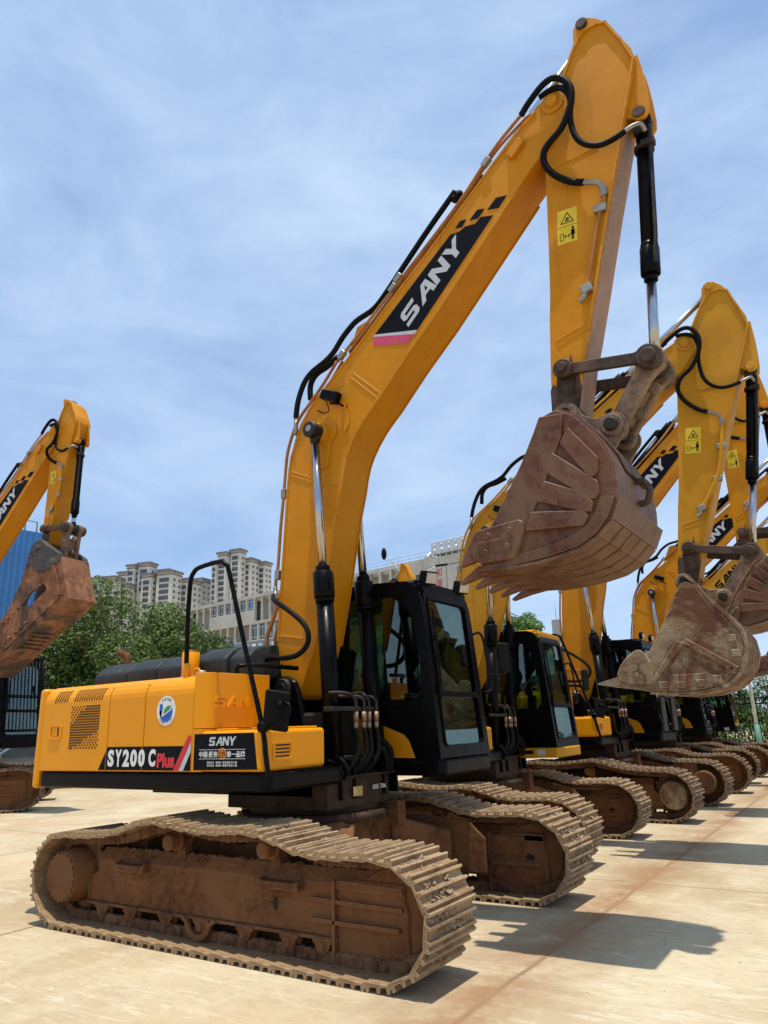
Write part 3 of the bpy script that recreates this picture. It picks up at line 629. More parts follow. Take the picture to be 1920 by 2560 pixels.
def make_stick(root,Ts,s):
    ymat=s['boommat']; hw=.175
    m=MB(Ts); m.prism(STICK,-hw,hw,.005); st=m.build('stick',ymat,root)
    f=MB(Ts)
    for sd in (-1,1):
        a,b=sorted((sd*hw,sd*(hw+.022)))
        stripm(f,[(3.20,7.50),(3.318,7.749),(3.36,7.83),(3.41,7.90),(3.47,7.95),(3.527,7.972),(3.60,7.968),(3.676,7.93)],.022,a,b)
        stripm(f,[(3.676,7.94),(3.735,7.782),(3.79,7.646),(3.868,7.38)],.022,a,b); stripm(f,[(3.868,7.38),(3.79,7.08),(3.70,6.78),(3.62,6.47),(3.50,6.06),(3.27,5.22),(3.16,4.83)],.018,a,b-.012*sd if False else b)
    f.build('flange',ymat,st)
    f=MB(Ts); stripm(f,[(3.011,6.593),(3.46,6.626)],.014,-hw-.006,-hw,.002); stripm(f,[(2.86,4.82),(3.15,4.90)],.012,-hw-.006,-hw,.002); stripm(f,[(2.87,4.76),(3.14,4.84)],.008,-hw-.005,-hw,.002)
    f.prism(arc(3.104,7.285,.16,0,360,20)[:-1],-hw-.016,-hw,.005); f.build('weld_rib',ymat,st)
    e=MB(Ts)
    E=[(3.80,7.42),(3.903,7.434),(3.92,7.283),(3.932,7.078),(3.935,6.897),(3.925,6.79),(3.885,6.735),(3.82,6.735),(3.76,6.79),(3.70,6.82),(3.72,7.1)]
    e.prism(E,-.145,-.115,.004); e.prism(E,.115,.145,.004); e.build('cylinder_ear',ymat,st)
    p=MB(Ts); p.cyl((3.462,-hw-.035,8.06),(3.462,hw+.035,8.06),.055,n=20,bev=.006); p.cyl((3.835,-.17,6.81),(3.835,.17,6.81),.055,n=20,bev=.006); p.build('pivot_pin','linkage' if s.get('detail') else ymat,st)
    wv=MB(Ts); F=[(3.705,6.72),(3.637,6.485),(3.515,6.07),(3.41,5.70),(3.286,5.237),(3.18,4.84),(3.10,4.58),(3.045,4.33),(3.0,4.14)]
    wv.prism(F+[(x+.006,z-.001) for x,z in F[::-1]],-.165,.165); wv.build('worn_front_face',s.get('wornmat','wornface'),st)
    lo=MB(Ts); lo.prism([(2.772,4.36),(2.80,4.42),(2.825,4.39),(2.85,4.50),(2.88,4.46),(2.92,4.62),(2.95,4.52),(2.985,4.66),(3.0,4.50),(3.03,4.56),(3.045,4.33),(3.0,4.12),(2.96,4.03),(2.88,3.99),(2.80,4.04),(2.766,4.18)],-hw-.004,hw+.004); lo.prism(arc(2.925,4.5,.085,0,360,16)[:-1]+[],-hw-.02,hw+.02,.004); lo.prism([(2.86,4.5),(2.99,4.5),(2.97,4.12),(2.84,4.12)],-hw-.010,hw+.010,.004); lo.build('stick_nose','linkage',st)
    if s.get('warn',1):
        w_=MB(Ts); w_.sheet([(3.012,6.105),(3.196,6.092),(3.165,5.745),(2.981,5.758)],-hw-.0005,.002); wo_=w_.build('warning_sticker','sticker',st)
        k=MB(Ts); y=-hw-.0026
        def q(u,v): return (3.012+.184*u-.031*(1-v)-0.0,6.105-.013*u-.347*(1-v))
        def Lx(a,b,wd): stripm(k,[q(*a),q(*b)],wd,y-.0015,y)
        Lx((.18,.60),(.82,.60),.008);Lx((.18,.60),(.50,.90),.008);Lx((.82,.60),(.50,.90),.008)
        Lx((.38,.66),(.62,.66),.010);Lx((.44,.74),(.60,.72),.012);Lx((.42,.66),(.56,.74),.010);Lx((.0,.50),(1,.50),.003)
        Lx((.14,.30),(.30,.30),.005);Lx((.14,.10),(.30,.10),.005);Lx((.14,.10),(.14,.30),.005);Lx((.30,.10),(.30,.30),.005)
        Lx((.36,.20),(.62,.20),.006);Lx((.36,.20),(.42,.24),.006);Lx((.36,.20),(.42,.16),.006);Lx((.62,.20),(.56,.24),.006);Lx((.62,.20),(.56,.16),.006)
        Lx((.78,.22),(.78,.36),.026);Lx((.74,.06),(.75,.22),.009);Lx((.82,.06),(.81,.22),.009);Lx((.69,.20),(.72,.34),.007);Lx((.87,.20),(.84,.34),.007)
        X,Z=q(.78,.41); 
        k.cyl_done=None
        mm=MB(Ts); mm.cyl((X,y,Z),(X,y-.0015,Z),.012,n=10); mm.build('sticker_symbol','decal',wo_)
        k.build('sticker_symbol','decal',wo_)
    pp=MB(Ts); pts=[(3.452,-.20,6.08),(3.441,-.205,6.0),(3.41,-.205,5.95),(3.36,-.205,5.8),(3.31,-.205,5.6),(3.255,-.205,5.4),(3.20,-.205,5.20)] if s.get('detail') else [(3.452,-.20,6.08),(3.42,-.21,5.8),(3.36,-.21,5.45),(3.22,-.21,5.16),(3.12,-.21,5.0)]
    pp.tube(pts,.016 if s.get('detail') else .028); pp.build('hydraulic_pipe','copperpipe' if s.get('detail') else ymat,st)
    c=MB(Ts); c.obox((Ts(3.452,6.11)[0],-.2,Ts(3.452,6.11)[1]),(1,0,0),(0,1,0),(0,0,1),.03,.028,.05,.006)
    cc=((3.405,5.945),) if s.get('detail') else ((3.42,5.78),(3.34,5.36))
    for x,z in cc: c.obox((Ts(x,z)[0],-.2,Ts(x,z)[1]),(1,0,-.1),(0,1,0),(.1,0,1),.055,.03,.035,.004)
    x,z=pts[-1][0],pts[-1][2]; c.obox((Ts(x,z)[0],-.215,Ts(x,z)[1]),(1,0,.3),(0,1,0),(-.3,0,1),.05,.035,.04,.01); c.tube([(x-.01,-.22,z-.02),(x-.03,-.23,z-.08),(x-.07,-.23,z-.11)],.022); c.build('pipe_fitting','steel',st)
    return st
def link_bar(mb,a,b,r0,r1,wd,y0,y1,bev=.006):
    a=Vector(a);b=Vector(b); d=(b-a).normalized(); n=Vector((-d.y,d.x)); ang=math.degrees(math.atan2(d.y,d.x))
    P=arc(a.x,a.y,r0,ang+50,ang+310,12)+[tuple(a+d*r0*1.25-n*wd/2),tuple(b-d*r1*1.25-n*wd/2)]+arc(b.x,b.y,r1,ang-130,ang+130,12)+[tuple(b-d*r1*1.25+n*wd/2),tuple(a+d*r0*1.25+n*wd/2)]
    mb.prism(P,y0,y1,bev)
def make_linkage(root,Ts,pin,bpin):       # pin, bpin: absolute xz of the link pin and the bucket pin
    g=Ts(2.925,4.50)
    for sd in (-1,1):
        m=MB(); y0,y1=sorted((sd*.20,sd*.245)); link_bar(m,g,pin,.075,.095,.10,y0,y1)
        m.cyl((g[0],sd*.19,g[1]),(g[0],sd*.285,g[1]),.085,n=22,bev=.01); m.cyl((g[0],sd*.28,g[1]),(g[0],sd*.31,g[1]),.045,n=16,bev=.006)
        m.cyl((pin[0],sd*.19,pin[1]),(pin[0],sd*.265,pin[1]),.105,n=22,bev=.01); m.cyl((pin[0],sd*.26,pin[1]),(pin[0],sd*.285,pin[1]),.065,n=18,bev=.012)
        m.build('guide_link','linkage',root)
    m=MB()
    for sd in (-1,1): y0,y1=sorted((sd*.09,sd*.18)); link_bar(m,bpin,pin,.10,.12,.15,y0,y1,.012)
    a=Vector(bpin);b=Vector(pin);d=(b-a).normalized();n=Vector((d.y,-d.x))
    c=a.lerp(b,.45); m.obox((c.x-n.x*.02,0,c.y-n.y*.02),(d.x,0,d.y),(0,1,0),(n.x,0,n.y),.20,.10,.055,.02)
    for t in (.34,.72):
        q=a.lerp(b,t)+n*.085; m.cyl((q.x,-.035,q.y),(q.x,.035,q.y),.05,n=16,bev=.008)
    m.build('bucket_link','dustlink',root)
def ribs(mb,quad,y,th):  # raised plate polygon
    mb.prism(quad,y-th,y,.006)
def make_bucket1(root,T,mat='rust'):
    W=.60; hw=W
    shell=[(2.20,2.795),(2.5,2.775),(2.70,2.79),(2.863,2.812),(3.011,2.842),(3.151,2.912),(3.26,3.02),(3.335,3.174),(3.345,3.32),(3.335,3.46),(3.29,3.60),(3.20,3.76),(3.07,3.93),(2.93,4.0)]
    side=[(2.93,3.985),(2.86,3.965),(2.80,3.945),(2.744,3.832),(2.619,3.598),(2.322,3.137),(2.17,3.09),(2.14,3.0),(2.175,2.85),(2.22,2.80)]
    m=MB(T); inner=[(x-.0,z) for x,z in shell]
    th=.03
    sp=[]; 
    for i,p in enumerate(shell):
        q0=Vector(shell[max(i-1,0)]);q1=Vector(shell[min(i+1,len(shell)-1)]); d=(q1-q0).normalized(); sp.append((p[0]-d.y*th,p[1]+d.x*th))
    for i in range(len(shell)-1): m.prism([shell[i],shell[i+1],sp[i+1],sp[i]],-hw+.0,hw-.0)
    b=m.build('bucket',mat,root)
    for sd in (-1,1):
        y0,y1=sorted((sd*(hw-.022),sd*(hw+.006)))
        m=MB(T); m.prism(side+[(2.5,2.782),(2.70,2.795),(2.863,2.818),(3.011,2.85),(3.145,2.92),(3.25,3.03),(3.32,3.174),(3.33,3.32),(3.318,3.46),(3.27,3.60),(3.18,3.76),(3.065,3.91)],y0,y1,.004); m.build('side_plate',mat,b)
        e=MB(T); y0,y1=sorted((sd*(hw-.03),sd*(hw+.030)))
        e.prism([(2.80,3.95),(2.744,3.832),(2.619,3.598),(2.322,3.137),(2.18,3.06),(2.20,2.86),(2.50,2.82),(2.535,2.88),(2.605,3.05),(2.79,3.37),(2.89,3.60),(2.965,3.73),(3.0,3.93)],y0,y1,.007); e.build('side_edge',mat,b)
        a0,a1=sorted((sd*(hw+.002),sd*(hw+.050)))
        r=MB(T)
        for Q in ([(3.03,3.80),(3.235,3.50),(3.225,3.40),(3.19,3.36),(3.15,3.36),(2.955,3.68)],[(2.885,3.62),(3.215,3.315),(3.215,3.22),(3.17,3.18),(3.13,3.19),(2.815,3.47)],[(2.795,3.405),(3.05,3.275),(3.165,3.165),(3.14,3.09),(3.08,3.10),(2.725,3.25)],[(2.665,3.175),(3.08,3.112),(3.115,3.065),(3.07,2.995),(2.61,3.03)]): r.prism(Q,a0,a1,.007)
        r.build('side_rib',mat,b)
        r=MB(T); a0,a1=sorted((sd*(hw+.0),sd*(hw+.022)))
        LP=[(2.30,2.80),(2.5,2.785),(2.70,2.80),(2.863,2.822),(3.011,2.852),(3.14,2.92),(3.245,3.03),(3.315,3.18)]
        up=[(2.34,2.88),(2.5,2.86),(2.68,2.875),(2.84,2.90),(2.97,2.935),(3.075,2.99),(3.16,3.08),(3.215,3.20)]
        for i in range(len(LP)-1): r.prism([LP[i],LP[i+1],up[i+1],up[i]],a0,a1)
        r.build('edge_plate',mat,b)
        c=MB(T); a0,a1=sorted((sd*(hw+.02),sd*(hw+.055)))
        c.prism([(2.165,3.085),(2.20,3.105),(2.40,3.12),(2.56,3.135),(2.60,3.11),(2.60,3.04),(2.55,2.92),(2.50,2.83),(2.20,2.825),(2.145,2.90),(2.13,3.0)],a0,a1,.010)
        a0,a1=sorted((sd*(hw-.01),sd*(hw+.045)))
        c.prism([(2.16,3.09),(2.12,3.02),(2.02,2.83),(2.04,2.825),(2.18,2.86)],a0,a1,.008)
        for x,z in ((2.29,3.04),(2.48,3.06),(2.26,2.91),(2.45,2.93)): c.cyl((x,sd*(hw+.05),z),(x,sd*(hw+.072),z),.026,n=10,bev=.006)
        c.prism([(2.20,3.0),(2.43,3.005),(2.43,2.988),(2.20,2.982)],*sorted((sd*(hw+.05),sd*(hw+.066))),bev=.003)
        c.build('side_cutter',mat,b)
    # outer wear plates wrapping the heel
    o=MB(T); SH=[(2.42,2.772),(2.70,2.782),(2.863,2.802),(3.016,2.832),(3.16,2.902),(3.275,3.012),(3.352,3.174)]
    for i in range(len(SH)-1):
        p,q=Vector(SH[i]),Vector(SH[i+1]); d=(q-p).normalized(); n=Vector((d.y,-d.x))*.02
        o.prism([tuple(p),tuple(q),tuple(q+n),tuple(p+n)],-hw-.03,hw+.03)
    o.build('wear_plate',mat,b)
    o=MB(T)
    for yy in (-.38,-.13,.12,.37): 
        for i in range(1,len(SH)-2):
            p,q=Vector(SH[i]),Vector(SH[i+1]); d=(q-p).normalized(); n=Vector((d.y,-d.x)); o.prism([tuple(p+n*.02),tuple(q+n*.02),tuple(q+n*.026),tuple(p+n*.026)],yy-.008,yy+.008)
    o.build('weld_seam','link',b)
    l=MB(T); l.prism([(2.13,2.80),(2.17,2.775),(2.50,2.755),(2.50,2.785),(2.22,2.83)],-hw-.02,hw+.02,.006); l.build('cutting_lip',mat,b)
    for yy in (-.53,-.265,0,.265,.53): t=MB(T); tooth(t,[(2.30,2.85),(2.12,2.80),(1.97,2.705),(2.14,2.745),(2.30,2.765)],yy); t.build('bucket_tooth',mat,b)
    make_ears(T,b,(2.90,4.085),(3.27,3.89),mat)
    tp=MB(T); tp.prism([(3.02,3.96),(3.17,3.79),(3.29,3.60),(3.335,3.46),(3.36,3.46),(3.315,3.62),(3.20,3.81),(3.05,3.99)],-.30,.30,.01)
    for k in range(9):
        a=PI*(k/8)*1.25-.5; 
    tp.tube([(3.33,0,3.45),(3.40,0,3.44),(3.44,0,3.36),(3.41,0,3.27),(3.35,0,3.26)],.028,n=10); tp.build('lifting_hook','linkage',b)
    return b
def tooth(t,P,yy):
    (rx,rz),(mx,mz),(tx,tz),(bx,bz),(sx,sz)=P
    B=t.bm; V=lambda x,y,z:t.v(x,y,z)
    secs=[((rx,rz),(sx,sz),.055),((mx,mz),(bx,bz),.060),((tx,tz+.012),(tx,tz-.004),.035)]
    rings=[]
    for (a,b,h) in secs: rings.append([V(a[0],yy-h,a[1]),V(a[0],yy+h,a[1]),V(b[0],yy+h,b[1]),V(b[0],yy-h,b[1])])
    for p,q in zip(rings,rings[1:]):
        for k in range(4): B.faces.new((p[k],p[(k+1)%4],q[(k+1)%4],q[k]))
    B.faces.new(rings[0][::-1]); B.faces.new(rings[-1]); bmesh.ops.recalc_face_normals(B,faces=B.faces)
def make_ears(T,b,h,p,mat):
    h=Vector(h);p=Vector(p); d=(p-h).normalized(); n=Vector((d.y,-d.x))  # n points down/out
    if n.y>0: n=-n
    m=MB(T)
    for sd in (-1,1):
        y0,y1=sorted((sd*.195,sd*.235))
        P=arc(h.x,h.y,.115,45,215,12)+[tuple(h+Vector((-.02,-.25)))]+[tuple(h.lerp(p,.5)+n*.38),tuple(p+n*.52+d*.03)]+[tuple(p+d*.09+n*.2)]+arc(p.x,p.y,.115,-50,110,12)+[tuple(h.lerp(p,.62)-n*.02),tuple(h.lerp(p,.35)-n*.03)]
        m.prism(P,y0,y1,.006)
        m.cyl((p.x,sd*.19,p.y),(p.x,sd*.255,p.y),.095,n=22,bev=.01)
        m.cyl((h.x,sd*.18,h.y),(h.x,sd*.26,h.y),.10,n=22,bev=.01)
    e=m.build('hinge_ear',mat if mat!='rust' else 'dustlink',b)
    m=MB(T); m.cyl((p.x,-.30,p.y),(p.x,.30,p.y),.055,n=20,bev=.01); m.cyl((h.x,-.27,h.y),(h.x,.27,h.y),.05,n=18); m.build('hinge_pin','blackoil',b)
def make_bucket2(root,T,mat='dust'):
    hw=.60; FY=.80
    side=[(3.36,3.30),(3.43,3.31),(3.535,3.252),(3.573,3.145),(3.668,2.977),(3.822,2.792),(3.935,2.615),(3.957,2.436),(3.907,2.279),(3.851,2.162),(3.694,2.038),(3.453,1.971),(3.188,1.957),(2.815,1.99),(2.50,2.05),(2.44,2.10),(2.80,2.42),(2.88,2.50),(3.019,2.714),(3.2,3.015),(3.28,3.18)]
    sh=[(2.46,2.05),(2.815,1.975),(3.188,1.94),(3.46,1.955),(3.71,2.022),(3.87,2.15),(3.93,2.27),(3.985,2.436),(3.965,2.63),(3.85,2.81),(3.70,2.995),(3.60,3.16),(3.55,3.27),(3.42,3.43)]
    m=MB(T)
    for i in range(len(sh)-1):
        p,q=Vector(sh[i]),Vector(sh[i+1]); d=(q-p).normalized(); n=Vector((-d.y,d.x))*.03; m.prism([tuple(p),tuple(q),tuple(q+n),tuple(p+n)],-hw,FY)
    b=m.build('bucket',mat,root)
    for sd in (-1,1):
        hw=.60 if sd<0 else FY
        y0,y1=sorted((sd*(hw-.02),sd*(hw+.006))); m=MB(T); m.prism(side,y0,y1,.004); m.build('side_plate',mat,b)
        r=MB(T); a0,a1=sorted((sd*(hw+.004),sd*(hw+.04))); r.prism([(3.32,2.615),(3.88,2.215),(3.80,2.17),(3.272,2.549)],a0,a1,.01); r.prism([(3.21,2.59),(3.30,2.55),(2.88,2.08),(2.82,2.07)],a0,a1,.01)
        for x,z in ((2.98,2.05),(3.20,2.04),(3.42,2.05),(3.62,2.09),(3.78,2.18),(3.87,2.38),(3.85,2.56)): r.prism([(x-.05,z-.04),(x+.05,z-.04),(x+.05,z+.045),(x-.05,z+.045)],a0,sorted((a1,a1))[0],.008)
        r.build('side_rib',mat,b)
        c=MB(T); a0,a1=sorted((sd*(hw+.006),sd*(hw+.02))); c.prism([(2.836,1.99),(2.949,2.193),(3.217,2.162),(3.483,2.172),(3.657,2.215),(3.782,2.2),(3.839,2.163),(3.694,2.045),(3.453,1.98),(3.188,1.965)],a0,a1,.004)
        a0,a1=sorted((sd*(hw+.01),sd*(hw+.05))); c.prism([(2.43,2.215),(2.49,2.33),(2.58,2.43),(2.69,2.50),(2.75,2.51),(2.82,2.45),(2.87,2.35),(2.875,2.13),(2.83,2.07),(2.60,2.08),(2.45,2.13)],a0,a1,.012)
        for x,z in ((2.72,2.36),(2.66,2.27),(2.55,2.27),(2.68,2.20),(2.78,2.22)): c.cyl((x,sd*(hw+.05),z),(x,sd*(hw+.068),z),.024,n=8)
        c.build('side_cutter',mat,b)
    o=MB(T)
    for k in range(12):
        yy=-.585+k*.124
        for i in range(1,len(sh)-4):
            p,q=Vector(sh[i]),Vector(sh[i+1]); d=(q-p).normalized(); n=Vector((d.y,-d.x))*.03; o.prism([tuple(p),tuple(q),tuple(q+n),tuple(p+n)],yy-.038,yy+.038)
    o.build('wear_strip','dust',b)
    for yy in (-.53,-.21,.11,.43,.73): t=MB(T); tooth(t,[(2.52,2.20),(2.36,2.17),(2.147,2.108),(2.34,2.065),(2.52,2.03)],yy); t.build('bucket_tooth',mat,b)
    make_ears(T,b,(3.345,3.379),(3.792,3.122),mat)
    hd=MB(T); hd.cyl((3.345,-.275,3.379),(3.345,-.271,3.379),.055,n=20); hd.build('pin_hole','dark',b)
    return b
def make_bucket0(root,T,mat='rust'):     # narrow digging bucket on a quick coupler, long flat skeleton side
    hw=.34
    side=[(2.61,5.08),(2.743,5.078),(2.913,4.944),(3.278,4.706),(3.406,4.289),(3.566,3.878),(3.429,3.80),(2.80,3.42),(2.42,3.18),(1.989,2.90),(1.50,2.60),(1.30,2.70),(1.45,3.15),(1.70,3.50),(2.0,3.85),(2.246,4.34),(2.371,4.766),(2.469,5.003)]
    m=MB(T); sh=[(1.48,2.52),(1.989,2.84),(2.42,3.12),(2.80,3.36),(3.45,3.75),(3.60,3.878),(3.44,4.30),(3.31,4.72)]
    for i in range(len(sh)-1):
        p,q=Vector(sh[i]),Vector(sh[i+1]); d=(q-p).normalized(); n=Vector((-d.y,d.x))*.04; m.prism([tuple(p),tuple(q),tuple(q+n),tuple(p+n)],-hw,hw)
    b=m.build('bucket',mat,root)
    hole=[(2.413,3.889),(2.518,4.066),(2.902,4.239),(2.996,4.096),(2.695,3.888),(2.488,3.775)]
    for sd in (-1,1):
        m=MB(T); yb=sd*hw
        m.wall(side,[hole] if sd<0 else [],lambda u,v,d:Vector((T(u,v)[0],yb-sd*d,T(u,v)[1])),.05); m.build('side_plate',mat,b)
    for sd in (-1,1):
        r=MB(T); a0,a1=sorted((sd*hw,sd*(hw+.04))); stripm(r,[(1.60,2.80),(2.10,3.08),(2.80,3.55),(3.35,3.90)],.05,a0,a1); stripm(r,[(3.35,3.95),(3.22,4.30),(3.10,4.62)],.08,a0,a1)
        for k in range(6): r.cyl((1.75+k*.13,sd*hw,3.45+k*.085),(1.75+k*.13,sd*(hw+.06),3.45+k*.085),.03,n=8)
        for k in range(6): r.cyl((1.85+k*.14,sd*hw,3.06+k*.085),(1.85+k*.14,sd*(hw+.06),3.06+k*.085),.03,n=8)
        r.build('side_rib',mat,b)
    r=MB(T)
    for k in range(5): r.obox((T(2.3+k*.1,0)[0],-.05,T(0,3.02+k*.062)[1]),(.84,0,.54),(0,1,0),(-.54,0,.84),.02,.22,.02)
    r.build('bottom_grid',mat,b)
    c=MB(T); P=[(2.36,4.72),(2.44,5.02),(2.58,5.14),(2.74,5.13),(2.92,5.0),(3.26,4.80),(3.30,4.62),(3.05,4.50),(2.70,4.45)]
    for sd in (-1,1): c.prism(P,*sorted((sd*.24,sd*(hw+.03))),bev=.02)
    for x,z in ((2.63,4.95),(3.10,4.63)): c.cyl((x,-hw-.05,z),(x,hw+.05,z),.075,n=20,bev=.01); c.cyl((x,-hw-.07,z),(x,hw+.07,z),.035,n=14)
    c.build('quick_coupler','couplersteel',b)
    m=MB(T); m.prism([(2.25,3.65),(2.38,4.40),(3.15,4.50),(3.25,3.95),(2.8,3.6)],-.05,.05); m.build('added_dark_backing','couplersteel',b)  # dark plate added behind the side hole so the opening shows dark
    return b
# ---------------------------------------------------------------- upper structure
def side_profile(y0,y1,z0,z1,r,both=False):
    P=[(y0,z0)]+[(y0+r-r*math.cos(R(a)),z1-r+r*math.sin(R(a))) for a in range(0,91,15)]
    if both: P+=[(y1-r+r*math.sin(R(a)),z1-r+r*math.cos(R(a))) for a in range(0,91,15)]+[(y1,z0)]
    else: P+=[(y1,z1),(y1,z0)]
    return P
def make_upper(root,s):
    yl=s.get('bodymat','yellow'); det=s.get('detail')
    # revolving deck with black skirt
    m=MB(); m.plan([(-2.30,-1.415),(.60,-1.415),(.665,-1.38),(.665,-.47),(.45,-.42),(.45,.42),(.4,1.40),(-2.30,1.415)],1.14,1.283,.028,3)
    dk=m.build('deck_skirt','black',root)
    m=MB(); m.box(.44,.70,-.46,-.34+.9*0-.0+.0,1.17,1.20); m.build('front_step','black',dk)
    m=MB(); m.box(-1.6,.45,-.62,.62,1.04,1.15); m.box(-.55,.62,-.62,.34,.93,1.185,.006); m.box(-.55,.66,-.66,.40,1.175,1.195,.004); dk2=m.build('main_frame','grease',root)
    m=MB(); m.prism([(.40,.93),(.75,.93),(.75,.72),(.40,.66)],.30,.42,.01); m.build('frame_gusset','mud',dk2)
    if det:
        m=MB(); m.box(.6605,.6625,-.30,-.16,1.02,1.10); m.build('warning_label','signyellow0',dk2)
        m=MB(); text(m,'005 706',lambda u,v:Vector((.6635,u,v)),(.0,.22,1.055,1.095)); m.build('stencil_number','white',dk2)
    # boom foot bracket and cylinder brackets
    m=MB()
    for sd in (-1,1):
        y0,y1=sorted((sd*.245,sd*.31)); m.prism([(-.50,1.2),(-.48,2.0),(-.40,2.10),(-.12,2.105),(-.02,2.06),(.04,1.95),(.10,1.70),(.22,1.2)],y0,y1,.02)
        m.prism([(.35,1.0),(.38,1.32),(.50,1.34),(.64,1.30),(.66,1.0)],*sorted((sd*.22,sd*.25)),bev=.008); m.prism([(.35,1.0),(.38,1.32),(.50,1.34),(.64,1.30),(.66,1.0)],*sorted((sd*.43,sd*.46)),bev=.008)
    bf=m.build('boom_bracket','black',root)
    m=MB(); m.cyl((-.151,-.345,1.985),(-.151,.345,1.985),.10,n=24,bev=.012); m.cyl((-.151,-.36,1.985),(-.151,.36,1.985),.055,n=16,bev=.01); m.cyl((.50,-.47,1.20),(.50,.47,1.20),.05,n=16); m.build('boom_foot_pin','blackoil',bf)
    m=MB(); m.plan([(-.48,-.62),(-.1,-.62),(-.1,.35),(-.48,.35)],1.2,1.6); m.box(.0,.40,-.9,.35,1.19,1.35,.01); m.box(-.05,.3,-.3,.3,1.3,1.75,.03); m.build('swing_motor','blackoil',root)
    # engine room core and panels
    core=MB(); core.box(-2.30,-.80,-1.38,1.38,1.15,2.03); core.box(-.82,-.08,-1.37,-.66,1.2,2.02); core.build('engine_room','dark',root)
    y0=-1.42
    def panel(x0,x1,inner,both=False,name='side_door'):
        m=MB(); m.prof(side_profile(y0,inner,1.292,2.085,.16,both),x0,x1,.006); return m.build(name,yl,root)
    p1=panel(-2.335,-1.312,1.42,True); p2=panel(-1.30,-.812,-.60); p3=panel(-.80,-.187,-.60)
    m=MB(); m.box(-1.30,-.80,-.60,1.42,1.292,2.08,.02); m.build('side_door',yl,root)
    # counterweight
    CW=[(-2.345,-1.42),(-2.42,-1.42),(-2.49,-1.37),(-2.54,-1.25),(-2.68,-.98),(-2.80,-.60),(-2.86,-.2),(-2.86,.2),(-2.80,.60),(-2.68,.98),(-2.54,1.25),(-2.49,1.37),(-2.42,1.42),(-2.345,1.42)]
    m=MB(); m.plan(CW,1.13,2.075,.13,5); cw=m.build('counterweight',yl,root)
    if det:
        m=MB(); m.plan([(-2.545,-1.255),(-2.50,-1.365),(-2.503,-1.367),(-2.548,-1.257)],1.36,1.48); st=m.build('warning_sticker','sticker',cw)
        m=MB()
        def fc(u,v): return Vector((-2.505-.043*u-.004,-1.367+.11*u-.002,v))
        for a,b in (((.15,1.39),(.85,1.42)),((.85,1.42),(.15,1.46)),((.15,1.46),(.15,1.39))):
            A=fc(*a);B=fc(*b); m.tube([tuple(A),tuple(B)],.003,n=4)
        m.build('sticker_symbol','decal',st)
    # vents (louvres over the rounded shoulder)
    v=MB()
    def shoulder(x,z,o=.003):
        r=.16; zc=2.085-r
        if z<=zc: return Vector((x,y0-o,z))
        a=min(1.2,(z-zc)/r); return Vector((x,y0+r-(r+o)*math.cos(a),zc+(r+o)*math.sin(a)))
    for x0,n in ((-2.165,6),(-1.85,12)):
        v=MB()
        for k in range(n):
            x=x0+k*.0375; zs=[1.925,1.95,1.98,2.01,2.03,2.05]; L=[]
            for z in zs:
                dx=(z-1.925)*.22; L.append((v.bm.verts.new(shoulder(x+dx,z)),v.bm.verts.new(shoulder(x+dx+.013,z))))
            for a,b in zip(L,L[1:]): v.bm.faces.new((a[0],a[1],b[1],b[0]))
        v.build('louvre_slots','dark',p1)
    g=MB()
    for r_ in range(17):
        z=1.49+r_*.0235; 
        for c in range(20):
            x=-1.878+c*.0222-(0); t=r_/16; u=c/19
            # solid block with checkered corners
            if t>.62 and u<.42*(t-.55)*2.6: keep=((r_+c)%2==0)
            elif t<.42 and u>1-(.42-t)*2.1: keep=((r_+c)%2==0)
            else: keep=True
            if keep: g.box(x,x+.0145,y0-.003,y0-.001,z,z+.0165)
    g.build('intake_grille','dark',p1)
    h=MB(); 
    h.wall(rrect(-2.205,-2.01,1.58,1.722,.02),[rrect(-2.175,-2.04,1.605,1.70,.01)],lambda a,b,d:Vector((a,y0-.012+d,b)),.014); h.box(-2.16,-2.075,y0-.006,y0-.001,1.615,1.69,.003); h.cyl((-2.12,y0-.012,1.665),(-2.12,y0-.002,1.665),.012,n=10); hd=h.build('door_handle',yl,p1)
    h=MB(); h.box(-2.075,-2.043,y0-.004,y0-.002,1.61,1.695); h.build('handle_recess','dark',hd)
    # model stripe on the doors
    d=MB(); yd=y0-.001
    d.sheet([(-1.405,1.303),(-1.312,1.46),(-1.312,1.303)],yd,.002); d.sheet([(-1.30,1.303),(-1.30,1.48),(-1.284,1.502),(-.812,1.500),(-.812,1.303)],yd,.002); d.sheet([(-.80,1.303),(-.80,1.5),(-.19,1.497),(-.19,1.300)],yd,.002); sp_=d.build('model_stripe','decal',p2)
    F=lambda u,v:Vector((u,yd-.0035,v))
    if s.get('decals',1):
        d=MB()
        for ch,a,b in zip('SY200C',(-1.272,-1.168,-1.062,-.958,-.852,-.715),(-1.184,-1.078,-.972,-.868,-.764,-.625)): text(d,ch,F,(a,b,1.332,1.478),.05)
        d; d.build('model_number','white',sp_)
        d=MB(); text(d,'Plus',F,(-.605,-.385,1.324,1.442),.05); d.build('model_lettering','red',sp_)
    d=MB(); d.prism([(-.40,1.300),(-.335,1.300),(-.19,1.545),(-.19,1.575),(-.225,1.585)],yd-.0045,yd-.0035); d.build('red_stripe','red',sp_)
    d=MB(); d.prism([(-.33,1.300),(-.275,1.300),(-.19,1.45),(-.19,1.535)],yd-.0044,yd-.0034); d.build('silver_stripe','silver',sp_)
